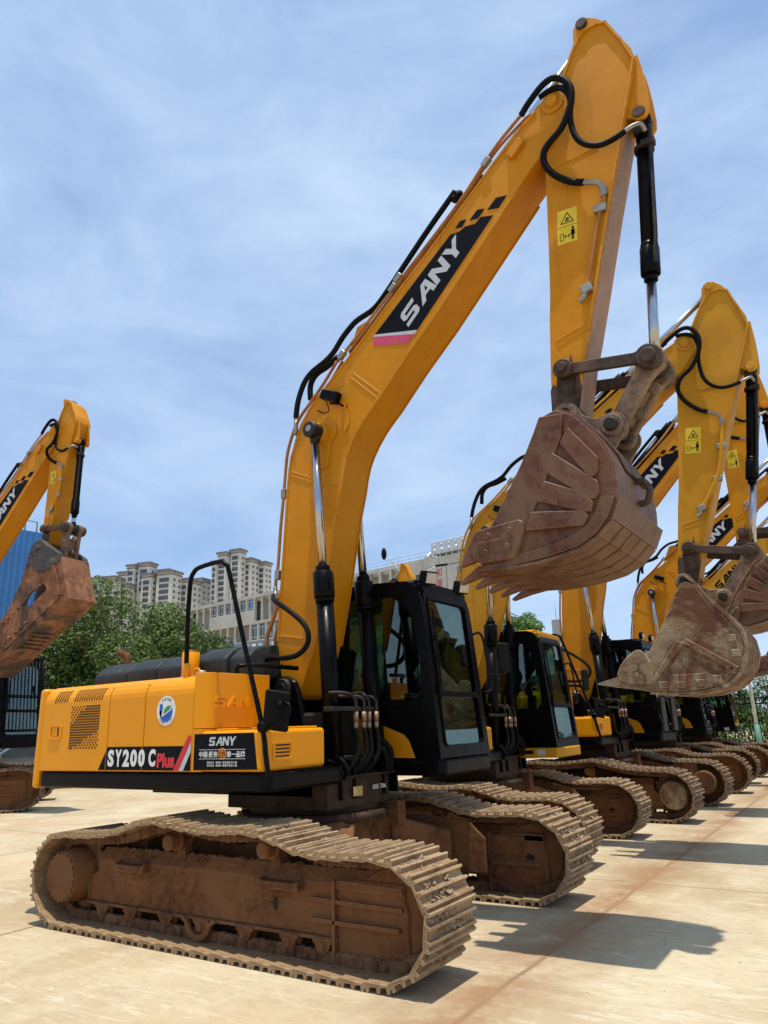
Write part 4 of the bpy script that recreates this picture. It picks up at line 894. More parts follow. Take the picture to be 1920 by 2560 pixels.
    if s.get('decals',1):
        cx,cz=-.522,1.794; el=lambda rx,rz,n=36,dx=0,dz=0:[(cx+dx+rx*math.cos(2*PI*k/n),cz+dz+rz*math.sin(2*PI*k/n)) for k in range(n)]
        d=MB(); d.sheet(el(.118,.125),yd,.002); bd=d.build('round_badge','white',p3)
        d=MB(); d.sheet([(cx+.083*math.cos(R(a)),cz-.012+.083*math.sin(R(a))) for a in range(170,395,9)]+[(cx+.02,cz-.01)],yd-.002,.001); d.sheet([(cx-.085,cz+.055),(cx-.05,cz+.06),(cx-.035,cz+.0),(cx-.055,cz-.06),(cx-.085,cz-.02)],yd-.002,.001); d.build('badge_emblem','blue',bd)
        d=MB(); d.sheet([(cx-.055,cz-.055),(cx-.045,cz+.01),(cx+.01,cz+.06),(cx+.085,cz+.055),(cx+.06,cz+.0),(cx+.0,cz-.03)],yd-.0032,.001); d.build('badge_emblem','white',bd)
        d=MB(); d.sheet([(cx-.035,cz-.03),(cx-.02,cz+.012),(cx+.02,cz+.042),(cx+.065,cz+.042),(cx+.045,cz+.005),(cx+.005,cz-.015)],yd-.0045,.001); d.build('badge_emblem','green',bd)
        d=MB()
        for ch,a in zip('竹茗泽园',(118,100,80,62)):
            x=cx+.098*math.cos(R(a)); z=cz+.098*math.sin(R(a)); text(d,ch,F,(x-.012,x+.012,z-.011,z+.011),.01)
        for k,ch in enumerate('ZHUMING ZEYUAN'):
            if ch==' ': continue
            a=222+k*7.4; x=cx+.103*math.cos(R(a)); z=cz+.103*math.sin(R(a)); text(d,ch,F,(x-.005,x+.005,z-.006,z+.006),.01)
        d.build('badge_lettering','decal',bd)
    # tank
    m=MB(); TP=[(-.18,-1.42)]+[(-.05-.125+.125*math.sin(R(a)),-1.42+.125-.125*math.cos(R(a))) for a in range(0,91,15)]+[(-.05,-.62),(-.178,-.62)]
    m.plan(TP,1.635,2.095,.07,5); tk=m.build('fuel_tank',yl,root)
    m=MB(); m.plan([(-.178,-1.42),(-.06,-1.42),(-.06,-.62),(-.178,-.62)],1.292,1.63); m.build('tank_base',yl,tk)
    if s.get('decals',1):
        m=MB()
        def ft(u,v,o=.013): return Vector((-.05+o,-1.315+u*.56,1.805+v*.10))
        wordmark(m,ft); 
        geo=bmesh.ops.extrude_face_region(m.bm,geom=list(m.bm.faces)); bmesh.ops.translate(m.bm,verts=[q for q in geo['geom'] if isinstance(q,bmesh.types.BMVert)],vec=(-.014,0,0)); bmesh.ops.recalc_face_normals(m.bm,faces=m.bm.faces)
        m.build('embossed_lettering',yl,tk)
    m=MB(); m.cyl((-.50,-1.05,2.08),(-.50,-1.05,2.15),.045,n=16,bev=.008); m.box(-.62,-.38,-1.2,-.95,2.083,2.10,.004); m.build('filler_cap','steel',tk)
    m=MB(); m.cyl((-.93,-.80,2.08),(-.93,-.80,2.37),.085,n=28,bev=.008); m.cyl((-.93,-.80,2.36),(-.93,-.80,2.375),.078,n=28); ac=m.build('air_precleaner',yl,root)
    m=MB(); m.cyl((-.93,-.80,2.375),(-.93,-.80,2.382),.083,n=28); m.build('precleaner_lid','aluminium',ac)
    m=MB(); m.tube([(-.66,-1.0,2.09),(-.66,-1.0,2.16),(-.62,-1.0,2.18),(-.58,-1.0,2.16),(-.58,-1.0,2.09)],.010); m.build('lifting_eye',yl,root)
    # toolbox
    m=MB(); BP=[(-.165,-1.42)]+[(.565+.05*math.sin(R(a)),-1.42+.05-.05*math.cos(R(a))) for a in range(0,91,15)]+[(.615,-.66),(.60,-.63),(-.165,-.63)]
    m.plan(BP,1.292,1.612,.05,4); tb=m.build('toolbox',yl,root)
    m=MB(); m.box(.0,.56,-1.33,-.68,1.612,1.628,.005); m.build('tread_plate',yl,tb)
    if s.get('decals',1):
        m=MB(); m.sheet([(-.155,1.305),(.555,1.312),(.515,1.588),(-.155,1.590)],y0-.0005,.002); dc=m.build('black_panel_sticker','decal',tb)
        F2=lambda u,v:Vector((u,y0-.004,v))
        m=MB(); wordmark(m,lambda u,v:Vector((.02+u*.30,y0-.004,1.495+v*.068))); m.build('logo_lettering','silver',dc)
        m=MB(); text(m,'中国·服务',F2,(-.09,.125,1.405,1.452),.02); text(m,'第一品牌',F2,(.225,.425,1.405,1.452),.02); m.box(-.09,.43,y0-.005,y0-.004,1.463,1.466); m.box(-.09,.43,y0-.005,y0-.004,1.392,1.395)
        text(m,'400 8282318',F2,(.10,.34,1.358,1.374)); text(m,'400 8878318',F2,(.10,.34,1.335,1.351)); text(m,'服务热线',F2,(.005,.085,1.357,1.374)); text(m,'投诉热线',F2,(.005,.085,1.334,1.351)); m.build('sticker_lettering','white',dc)
        m=MB(); m.cyl((.175,y0-.003,1.432),(.175,y0-.0045,1.432),.045,n=28); og=m.build('round_emblem','orange',dc)
        m=MB()
        m.tube([(.175+.030*math.cos(R(a)),y0-.006,1.432+.032*math.sin(R(a))) for a in range(0,361,20)],.003,n=4); m.tube([(.16,y0-.006,1.445),(.175,y0-.006,1.435),(.19,y0-.006,1.445),(.18,y0-.006,1.42),(.165,y0-.006,1.415)],.003,n=4); m.build('emblem_line','decal',og)
    m=MB()
    m.wall([(a,b) for a,b in rrect(-1.315,-1.075,1.372,1.512,.03)],[rrect(-1.295,-1.095,1.388,1.50,.02)],lambda a,b,d:Vector((.621-d,a,b)),.006); m.build('vent_rim',yl,tb)
    m=MB()
    for k in range(4): z=1.402+k*.028; m.obox((.6165,-1.195,z),(1,0,0),(0,1,0),(0,0,1),.001,.085,.0055)
    m.build('vent_slots','dark',tb)
    m=MB()
    for k in range(14): m.box(.50,.66,-1.05+k*.035,-1.035+k*.035,1.284,1.292)
    m.build('grip_strip','black',dk)
    # engine hood: moulded black cover
    rnd=random.Random(3)
    m=MB()
    for (x0,x1,ya,yb,z1,dz) in ((-2.44,-1.90,-.80,.75,2.375,.02),(-1.898,-1.45,-.795,.75,2.39,.02),(-1.448,-.98,-.79,.75,2.385,.0),(-.975,-.56,-.70,.75,2.43,0),(-.552,-.30,-.66,.72,2.425,0)):
        N=14; P=[]
        for i in range(N+1):
            t=i/N; y=ya+(yb-ya)*t; P.append((y,z1-.14*abs(2*t-1)**6))
        m.prof([(ya+.02,2.05)]+[(ya,2.18)]+P+[(yb,2.18),(yb-.02,2.05)],x0,x1,.028,3)
    hd=m.build('engine_hood','cover',root,)
    for p in hd.data.polygons: p.use_smooth=True
    m=MB(); m.tube([(-2.36,-.45,2.2),(-2.36,-.45,2.42),(-2.39,-.46,2.47),(-2.46,-.50,2.51)],.042,n=16); m.build('exhaust_pipe','mud',root)
    # handrails
    m=MB(); m.tube([(-.42,-1.30,2.08),(-.418,-1.31,2.2),(-.37,-1.36,2.6),(-.335,-1.38,2.90),(-.30,-1.38,2.99),(-.22,-1.38,3.03),(.02,-1.38,3.045),(.10,-1.38,3.01),(.15,-1.38,2.93),(.35,-1.39,2.32),(.58,-1.40,1.63),(.64,-1.42,1.42),(.675,-1.42,1.24)],.021,n=12,sub=6); hr=m.build('handrail','black',root)
    m=MB(); m.cyl((-.42,-1.30,2.07),(-.42,-1.30,2.20),.034,n=12,bev=.01); m.build('rail_socket',yl,hr)
    m=MB(); m.tube([(-.12,-.98,2.08),(-.12,-.98,2.15),(-.08,-.95,2.17),(.05,-.75,2.17),(.10,-.4,2.16)],.022); m.build('handrail','black',root)
    m=MB(); m.cyl((.595,-1.44,1.63),(.595,-1.37,1.63),.045,n=14,bev=.01); m.tube([(.60,-1.40,1.62),(.66,-1.38,1.63),(.74,-1.36,1.66),(.79,-1.32,1.72),(.77,-1.30,1.79),(.72,-1.31,1.81)],.012); mr=m.build('mirror_arm','black',root)
    m=MB(); m.obox((.67,-1.33,1.75),(.55,.80,-.15),(.80,-.55,.1),(.1,0,1),.105,.018,.155,.016); m.cyl((.715,-1.32,1.80),(.69,-1.34,1.79),.03,n=12); m.build('mirror','rubber',mr)
    # hose bundle between the boom cylinders
    hz=MB(); ft=MB(); sh=MB()
    for k,(y,dx) in enumerate(((-.24,0),(-.155,.03),(-.03,.0),(.05,.03))):
        x=.66+dx; sh.tube([(.50,y-.20 if k<2 else y-.02,1.91-.03*(k%2)),(.58,y-.12 if k<2 else y-.01,1.91-.03*(k%2)),(x-.02,y-.04,1.89-.02*(k%2)),(x,y,1.83),(x,y,1.74)],.018,n=8)
        ft.cyl((x,y,1.74),(x,y,1.66),.026,n=8); ft.cyl((x,y,1.66),(x,y,1.58),.021,n=12)
        hz.tube([(x,y,1.60),(x+.01,y+.01,1.48),(x+.01,y+.0,1.36),(x-.06,y-.06,1.24),(x-.14,y-.12,1.19)],.024,n=10)
    hz.tube([(.70,.12,1.42),(.72,.16,1.33),(.70,.2,1.22)],.03); hz.tube([(.62,.2,1.5),(.70,.26,1.38),(.68,.28,1.21)],.03); hz.tube([(.58,-.45,1.36),(.66,-.46,1.33),(.70,-.43,1.24),(.66,-.42,1.19)],.02)
    sb=sh.build('steel_tube','blackoil',root); hz.build('hydraulic_hose','rubber',sb); ft.build('hose_fitting','aluminium',sb)
    m=MB(); m.box(.58,.68,-.62,.10,1.745,1.785,.006); m.build('hose_bracket','blackoil',sb)
def wcab(x):  # cab front line: x at height z
    return 1.17-(x-1.30)*(1.17-1.03)/(2.87-1.30)
def make_cab(root,s):
    yR,yL=.40,1.46; cm=s.get('cabmat','black')
    out=[(-.72,1.29),(1.17,1.29),(1.115,1.95),(1.05,2.65),(1.028,2.82),(1.0,2.92),(.94,2.985),(.86,3.02),(.45,3.045),(-.60,3.04),(-.70,3.0),(-.74,2.9)]
    win=[(.10,1.87),(.93,1.85),(.99,1.93),(.985,2.25),(.955,2.50),(.90,2.67),(.80,2.80),(.66,2.88),(.10,2.90),(.07,2.86),(.07,1.9)]
    win2=[(-.64,1.9),(-.0,1.87),(.0,2.90),(-.62,2.90)]
    m=MB(); m.wall(out,[win,win2],lambda u,v,d:Vector((u,yR+d,v)),.05); cab=m.build('cab',cm,root)
    m=MB(); m.wall(out,[[(-.1,1.5),(.95,1.5),(1.0,2.0),(.95,2.6),(.85,2.85),(-.1,2.9)],win2],lambda u,v,d:Vector((u,yL-d,v)),.05); m.build('cab_door',cm,cab)
    fo=[(yR+.05,1.30),(yL-.05,1.30),(yL-.05,2.86),(yL-.12,2.93),(yR+.10,2.93),(yR+.05,2.88)]
    w1=[(yR+.12,1.915),(yL-.12,1.915),(yL-.12,2.70),(yL-.17,2.80),(yL-.24,2.845),(yR+.12,2.835)]
    w2=[(yR+.13,1.45),(yR+.17,1.415),(yL-.17,1.415),(yL-.12,1.47),(yL-.12,1.865),(yR+.12,1.865)]
    m=MB(); m.wall(fo,[w1,w2],lambda u,v,d:Vector((wcab(v)-d,u,v)),.045); ff=m.build('front_frame',s.get('framemat',cm),cab)
    m=MB(); m.wall(rrect(yR+.105,yL-.105,1.89,2.865,.07),[rrect(yR+.135,yL-.135,1.92,2.835,.05)],lambda u,v,d:Vector((wcab(v)+.012-d,u,v)),.014); m.wall(rrect(yR+.105,yL-.105,1.395,1.885,.06),[rrect(yR+.125,yL-.125,1.415,1.865,.05)],lambda u,v,d:Vector((wcab(v)+.014-d,u,v)),.014); m.build('window_seal','rubber' if not s.get('detail') else 'black',ff)
    m=MB(); m.wall(out[1:2]+[(1.17,1.29)]+[],[],lambda u,v,d:Vector((u,0,v)),.01) if False else None
    m.wall(w1,[],lambda u,v,d:Vector((wcab(v)-.015-d,u,v)),.004); m.build('windscreen','glass',cab)
    m=MB(); m.wall(w2,[],lambda u,v,d:Vector((wcab(v)-.015-d,u,v)),.004); m.build('lower_windscreen','glass',cab)
    for nm,yy,W in (('side_window',yR+.02,win),('side_window',yR+.021,win2)): m=MB(); m.wall(W,[],lambda u,v,d:Vector((u,yy+d,v)),.004); m.build(nm,'glass',cab)
    m=MB(); m.wall([(-.1,1.5),(.95,1.5),(1.0,2.0),(.95,2.6),(.85,2.85),(-.1,2.9)],[],lambda u,v,d:Vector((u,yL-.03+d,v)),.004); m.wall(win2,[],lambda u,v,d:Vector((u,yL-.03+d,v)),.004); m.build('door_window','glass',cab)
    m=MB(); m.prof([(yR,2.93),(yR+.02,3.0),(yR+.10,3.045),(yL-.10,3.045),(yL-.02,3.0),(yL,2.93)],-.72,.93,.008); m.prof([(yR+.05,2.90),(yR+.05,2.99),(yR+.10,3.0),(yL-.10,3.0),(yL-.05,2.99),(yL-.05,2.90)],.93,1.02,.012); rf=m.build('cab_roof',s.get('roofmat',cm),cab)
    m=MB(); m.box(-.70,.90,yR+.05,yL-.05,2.90,2.925); m.build('roof_liner','liner',cab)
    # rear wall
    m=MB(); m.wall([(yR+.05,1.29),(yL-.05,1.29),(yL-.05,2.95),(yR+.05,2.95)],[rrect(yR+.15,yL-.15,2.05,2.85,.05)],lambda u,v,d:Vector((-.72+d,u,v)),.04); m.build('rear_wall',cm,cab)
    m=MB(); m.wall(rrect(yR+.15,yL-.15,2.05,2.85,.05),[],lambda u,v,d:Vector((-.70+d,u,v)),.004); m.build('rear_window','glass',cab)
    # base skirt
    m=MB(); m.plan([(-.74,yR-.01),(1.16,yR-.01),(1.20,yR+.05),(1.19,yL-.04),(1.12,yL+.03),(-.74,yL+.03)],1.145,1.288,.02,2); m.build('cab_base',s.get('basemat','black'),cab)
    if s.get('basemat'):
        m=MB(); m.box(.62,.80,yR-.014,yR-.012,1.20,1.25); m.build('name_plate','decal',cab); m=MB(); m.box(.86,.99,yR-.014,yR-.012,1.18,1.26); m.build('info_sticker','silver',cab)
    if s.get('sidestripe',1):
        m=MB(); m.sheet([(.15,1.318),(.15,1.70),(.38,1.665),(.56,1.60),(.772,1.52),(.83,1.458),(.89,1.305)],yR-.0005,.002); m.build('side_stripe','boomyellow',cab)
    m=MB(); m.sheet([(-.6,1.815),(1.12,1.808),(1.12,1.80),(-.6,1.806)],yR-.0005,.002); m.build('panel_line','rubber',cab)
    # interior
    m=MB(); m.obox((-.15,.92,1.75),(1,0,0),(0,1,0),(0,0,1),.28,.24,.08,.04); m.obox((-.42,.92,2.10),(.2,0,1),(0,1,0),(1,0,-.2),.38,.24,.07,.04); m.obox((-.5,.92,2.55),(.2,0,1),(0,1,0),(1,0,-.2),.12,.13,.05,.03); m.build('driver_seat','seat',cab)
    m=MB()
    for yy in (.62,1.22): m.obox((-.05,yy,1.85),(1,0,0),(0,1,0),(0,0,1),.25,.07,.10,.02); m.tube([(.12,yy,1.92),(.16,yy,2.02),(.15,yy,2.10)],.012); m.ball((.15,yy,2.13),.03)
    m.obox((.80,.52,1.80),(1,0,0),(0,1,0),(0,0,1),.06,.05,.25,.02); m.obox((.74,.54,2.13),(1,0,.2),(0,1,0),(-.2,0,1),.03,.10,.08,.01); m.box(-.6,1.05,yR+.06,yL-.06,1.30,1.34); m.box(.80,.90,yR+.07,yL-.07,1.34,1.66,.01); m.box(.90,1.05,yR+.25,yL-.30,1.34,1.46,.01); m.tube([(.65,.85,1.34),(.70,.85,1.6),(.66,.85,1.75)],.012); m.tube([(.65,1.0,1.34),(.70,1.0,1.6),(.66,1.0,1.75)],.012); m.build('control_console','seat',cab)
    # wiper, mirrors, lamps, rail
    m=MB(); m.tube([(1.125,.56,1.90),(1.115,.57,2.20),(1.09,.57,2.50)],.008); m.tube([(1.13,.545,1.98),(1.095,.505,2.72)],.010); m.obox((1.13,.52,1.93),(1,0,0),(0,1,0),(0,0,1),.02,.03,.05,.01); m.build('wiper','rubber',cab)
    if s.get('lamps',1)==1:
        for yy,xx in ((.57,1.03),(1.30,1.03)):
            m=MB(); m.obox((xx,yy,3.055),(1,-.35,-.25),(.35,1,0),(.25,0,1),.05,.082,.070,.008); m.tube([(xx-.04,yy,2.93),(xx-.03,yy,3.0)],.015); m.tube([(xx-.05,yy,3.02),(xx-.10,yy+.03,3.06),(xx-.12,yy+.08,3.0),(xx-.10,yy+.12,2.95)],.005); L_=m.build('work_lamp','rubber',cab)
            m=MB(); m.obox((xx+.050,yy-.0175,3.0425),(1,-.35,-.25),(.35,1,0),(.25,0,1),.004,.064,.053); m.build('lamp_lens','lens',L_)
        m=MB(); m.tube([(.97,.62,2.985),(.97,1.25,2.985)],.01); m.build('lamp_rail','rubber',cab)
    elif s.get('lamps')==2:
        for yy in (.55,1.2):
            m=MB(); m.cyl((.98,yy,3.10),(1.05,yy,3.09),.07,n=18,bev=.01); m.tube([(.98,yy,3.0),(.99,yy,3.05)],.015); L_=m.build('work_lamp','rubber',cab)
            m=MB(); m.cyl((1.05,yy,3.09),(1.056,yy,3.09),.06,n=18); m.build('lamp_lens','lens',L_)
    m=MB(); m.tube([(.35,.45,3.05),(.35,.45,3.10)]+[(.35+.0,.45+.035*math.sin(R(a)),3.135-.035*math.cos(R(a))) for a in range(0,360,40)]+[(.35,.45,3.10)],.010,n=6,sub=3); m.obox((.35,.45,3.05),(1,0,0),(0,1,0),(0,0,1),.03,.05,.02,.005); m.build('lifting_eye','rubber',cab)
    m=MB(); m.tube([(1.06,1.47,2.55),(1.09,1.54,2.57),(1.12,1.58,2.50),(1.15,1.60,2.2),(1.18,1.60,2.0),(1.16,1.56,1.93),(1.13,1.50,1.93)],.014); m.tube([(1.155,1.60,2.12),(1.22,1.68,2.11),(1.28,1.76,2.13),(1.27,1.76,2.22)],.010); g_=m.build('grab_rail','rubber',cab)
    m=MB(); m.obox((1.27,1.78,2.30),(.3,1,0),(1,-.3,0),(0,0,1),.09,.02,.165,.018); m.build('mirror','rubber',g_)
    m=MB(); m.obox((1.06,1.20,2.30),(.2,1,0),(1,-.2,0),(0,0,1),.05,.012,.12,.012); m.build('inner_mirror','rubber',cab)
    if s.get('guard'):
        m=MB()
        x0=1.12 if s['guard']==1 else 1.25
        for k in range(12): y=yR+.05+k*(yL-yR-.1)/11; m.tube([(x0+.12,y,1.5),(x0,y,3.0)],.010,n=5)
        for z,x in ((1.5,x0+.12),(2.2,x0+.07),(3.0,x0)): m.tube([(x,yR,z),(x,yL,z)],.016,n=6)
        m.build('front_guard','black',cab)
    if s.get('visor'):
        m=MB()
        for yy in (yR,yL): m.tube([(1.22,yy,1.30),(1.24,yy,1.95),(1.10,yy,2.0)],.02,n=6); m.tube([(1.22,yy,1.30),(1.17,yy,1.30)],.02)
        m.tube([(1.24,yR,1.95),(1.24,yL,1.95)],.02); m.box(1.20,1.25,yR+.02,yR+.30,1.32,1.93,.01); m.box(1.20,1.25,yL-.30,yL-.02,1.32,1.93,.01); m.build('side_guard','blackoil',cab)
    return cab
def make_undercarriage(root,s):
    mt=s.get('undermat','mud')
    m=MB(); m.cyl((0,0,.86),(0,0,1.02),.62,n=48,bev=.01); m.cyl((0,0,.80),(0,0,.88),.70,n=48); sb=m.build('swing_bearing','grease',root)
    m=MB(); m.plan([(-.62,-.6),(.62,-.6),(.62,.6),(-.62,.6)],.46,.82,.03)
    for sy in (-1,1):
        for sx in (-1,1):
            a=Vector((sx*.45,sy*.45,0)); b=Vector((sx*.80,sy*.98,0)); d=(b-a).normalized(); n=Vector((-d.y,d.x,0))*.24
            t=bmesh.new(); V=[]
            for p,z0,z1,k in ((a,.46,.80,1.1),(b,.26,.62,1.0)):
                V.append([t.verts.new(Vector((p.x+n.x*k*e,p.y+n.y*k*e,z))) for e,z in ((-1,z0),(1,z0),(1,z1),(-1,z1))])
            for k in range(4): t.faces.new((V[0][k],V[0][(k+1)%4],V[1][(k+1)%4],V[1][k]))
            t.faces.new(V[0][::-1]); t.faces.new(V[1]); m._fin(t,.02,1)
    HP=[(-1.3,.25),(1.3,.25),(1.3,.55),(1.15,.69),(.85,.72),(.65,.745),(.21,.735),(-.04,.68),(-.22,.73),(-.6,.78),(-1.0,.77),(-1.35,.60)]
    m.prism(HP,.93,.97,.006); m.prism(HP,-.97,-.93,.006)
    m.build('x_frame' if False else 'car_body',mt,root)
FOOT=(-.15,1.98); PIV=(3.104,7.285)
def excavator(loc,yaw,sc,ba,sa,ls,spec,label,group='excavators parked side by side on the yard'):
    root=empty('excavator',loc,yaw,sc); tag(root,label,'excavator',group)
    s=dict(spec)
    def rot(p,c,a,k=1):
        z=complex(p[0]-c[0],p[1]-c[1])*k*complex(math.cos(a),math.sin(a)); return (c[0]+z.real,c[1]+z.imag)
    Tb=Sim(FOOT,PIV,FOOT,rot(PIV,FOOT,ba)); pv=Tb(*PIV)
    d0=(2.925,4.506); off=(pv[0]-PIV[0],pv[1]-PIV[1])
    Ts=Sim(PIV,d0,pv,rot((d0[0]+off[0],d0[1]+off[1]),pv,sa,ls))
    s['Ts']=Ts
    make_undercarriage(root,s)
    for k,side in enumerate((-1,1)):
        make_track(root,side,s.get('flip'),s.get('shoemat','shoe'),s.get('detail'),s.get('clods',0) if side<0 or s.get('clods2') else 0,7+k)
        make_frame(root,side,s.get('flip'),s.get('undermat','mud'),s.get('detail'))
    for o in root.children: o.rotation_euler=(0,0,s.get('trackyaw',0))
    make_upper(root,s); make_cab(root,s)
    make_boom(root,Tb,s)
    for sd in (-1,1): cylinder(root,'boom_cylinder',ident,(.50,1.20),Tb,(.276,4.575),.345*sd,.083,1.93,.042)
    c,a,b,d,L=cylinder(root,'stick_cylinder',Tb,(.75,5.62),Ts,(3.46,8.06),0,.08,2.05,.042)
    make_stick(root,Ts,s)
    bt=s.get('bucket',1)
    if bt==2: pin=(3.74,3.47)if False else tuple(Ts(3.62,4.40)); bp=(3.792,3.122); Tk=ident
    elif bt==0: pin=tuple(Ts(3.62,4.40)); bp=s['bpin']; Tk=ident
    else:
        Tk=Ts; pin=tuple(Ts(3.625,4.40)); bp=tuple(Ts(3.27,3.89))
    c,a,b,d,L=cylinder(root,'bucket_cylinder',Ts,(3.835,6.81),ident,pin,0,.068,1.62,.043)
    m=MB(); 
    n=Vector((d.y,-d.x))
    def q(t,o,y): return (a.x+d.x*t+n.x*o,y,a.y+d.y*t+n.y*o)
    sgn=1 if n.x>0 else -1
    m.tube([q(.12,.06*sgn,-.06),q(.2,.07*sgn,-.07),q(.8,.07*sgn,-.07),q(1.22,.07*sgn,-.07),q(1.38,.06*sgn,-.075),q(1.5,.06*sgn,-.07)],.020); m.cyl(q(.27,0,0),q(.31,0,0),.088,n=20); m.obox(q(.29,.05*sgn,-.07),(d.x,0,d.y),(0,1,0),(n.x,0,n.y),.03,.04,.06,.006); m.obox(q(.12,-.02*sgn,-.07),(d.x,0,d.y),(0,1,0),(n.x,0,n.y),.05,.04,.05,.01)
    m.build('cylinder_pipe','blackoil',c)
    make_linkage(root,Ts,pin,bp)
    if bt==2: make_bucket2(root,ident,'dust')
    elif bt==0: make_bucket0(root,ident,'rustorange')
    else: make_bucket1(root,Tk,s.get('bucketmat','rust'))
    return root
EX=dict(detail=1,boommat='boomyellow',clods=95,clods2=1)
excavator((0,0,0),0,1,0,0,1,EX,'largest yellow excavator at the front of the row, rusty bucket hanging')
EX2=dict(boommat='boomyellow2',bodymat='boomyellow2',bucket=2,basemat='boomyellow2',roofmat='boomyellow2',sidestripe=0,decals=0,lamps=0,logo=1,wornmat='boomyellow2',pipemat='boomyellow2',clods=40,clods2=1)
excavator((-.35,4.081,0),.021,.964,-.144,-.059,1.064,EX2,'second yellow excavator in the row, with yellow cab base and mud-caked bucket')
EX3=dict(boommat='boomyellow',flip=1,decals=0,lamps=2,visor=1,clods=60,undermat='mud',shoemat='shoedark')
excavator((-.03,8.45,0),-.023,1.023,-.005,.081,.952,EX3,'third yellow excavator in the row, pale round sprocket cover and guarded cab')
EX4=dict(boommat='boomyellow',decals=0,lamps=0,shoemat='shoedark',logo=1,pipemat='copperpipe')
excavator((-.10,13.35,0),.057,1.022,-.086,0,1.0,EX4,'fourth yellow excavator in the row, half hidden behind the mud-caked bucket')
EX5=dict(boommat='boomyellow2',decals=0,lamps=0,shoemat='shoedark',logo=2,framemat='boomyellow2',basemat='rubber',sidestripe=0)
excavator((-.10,18.0,0),.03,1.0,-.06,0,1.0,EX5,'fifth excavator in the row, cab with yellow front pillars near the iron fence')
EX6=dict(boommat='boomyellow',decals=0,lamps=0,logo=0)
excavator((-13.6,18.6,0),0,.97,0,0,1.0,EX6,'yellow excavator behind the row, its tip showing over the black cab roof','excavators parked behind the row')
EX0=dict(boommat='boomyellow',wornmat='boomyellow',bucket=0,trackyaw=.762,bpin=(3.10,4.63),decals=0,lamps=0,guard=1,shoemat='shoedark',logo=1,bodymat='boomyellow')
excavator((-14.74,3.78,0),.143,1.205,.096,.081,.78,EX0,'yellow excavator at the left edge, barred cab windows and bucket on a quick coupler','excavators parked behind the row')
# ------------------------------------------------------------------ buildings
MT['concwall']=dirty('weathered_grey_render',[(.33,.31,.27),(.42,.40,.35),(.50,.48,.43)],.35,.9,.15,.01,streak=(1,1,.2))
MT['tower']=plain('beige_tower_render',(.58,.555,.49),.9,amt=.05,scale=.3); MT['cornice']=plain('brown_grey_cornice',(.20,.175,.17),.85,amt=.1,scale=.3)
MT['winframe']=plain('white_window_frame',(.72,.74,.74),.5); MT['pane']=plain('window_pane',(.05,.075,.085),.12,spec=.9,amt=.2,scale=1.5); MT['bluepane']=plain('blue_window_pane',(.03,.16,.36),.12,spec=.9)
MT['towerpane']=plain('tower_window_pane',(.075,.09,.11),.25,spec=.8,amt=.3,scale=.15)
MT['greyband']=plain('grey_fascia',(.16,.19,.235),.6,amt=.08,scale=.5); MT['railing']=plain('roof_railing',(.35,.37,.38),.6)
MT['bluesheet']=plain('blue_sheet',(.045,.19,.46),.5,amt=.08,scale=.5); MT['redroof']=plain('red_sheet_roof',(.36,.075,.06),.7,amt=.15,scale=1); MT['lightblue']=plain('light_blue_roof',(.10,.40,.75),.6,amt=.1,scale=1)
MT['tank']=plain('dimpled_steel_tank',(.62,.64,.65),.35,.5); MT['redink']=plain('red_sign_paint',(.55,.06,.06),.6); MT['signyellow']=plain('yellow_signboard',(.55,.45,.10),.6,amt=.1,scale=1)
def mesh_copy(src,parent,loc=None,mat=None):
    o=src.copy(); col.objects.link(o); o.parent=parent
    if loc is not None: o.location=loc
    return o
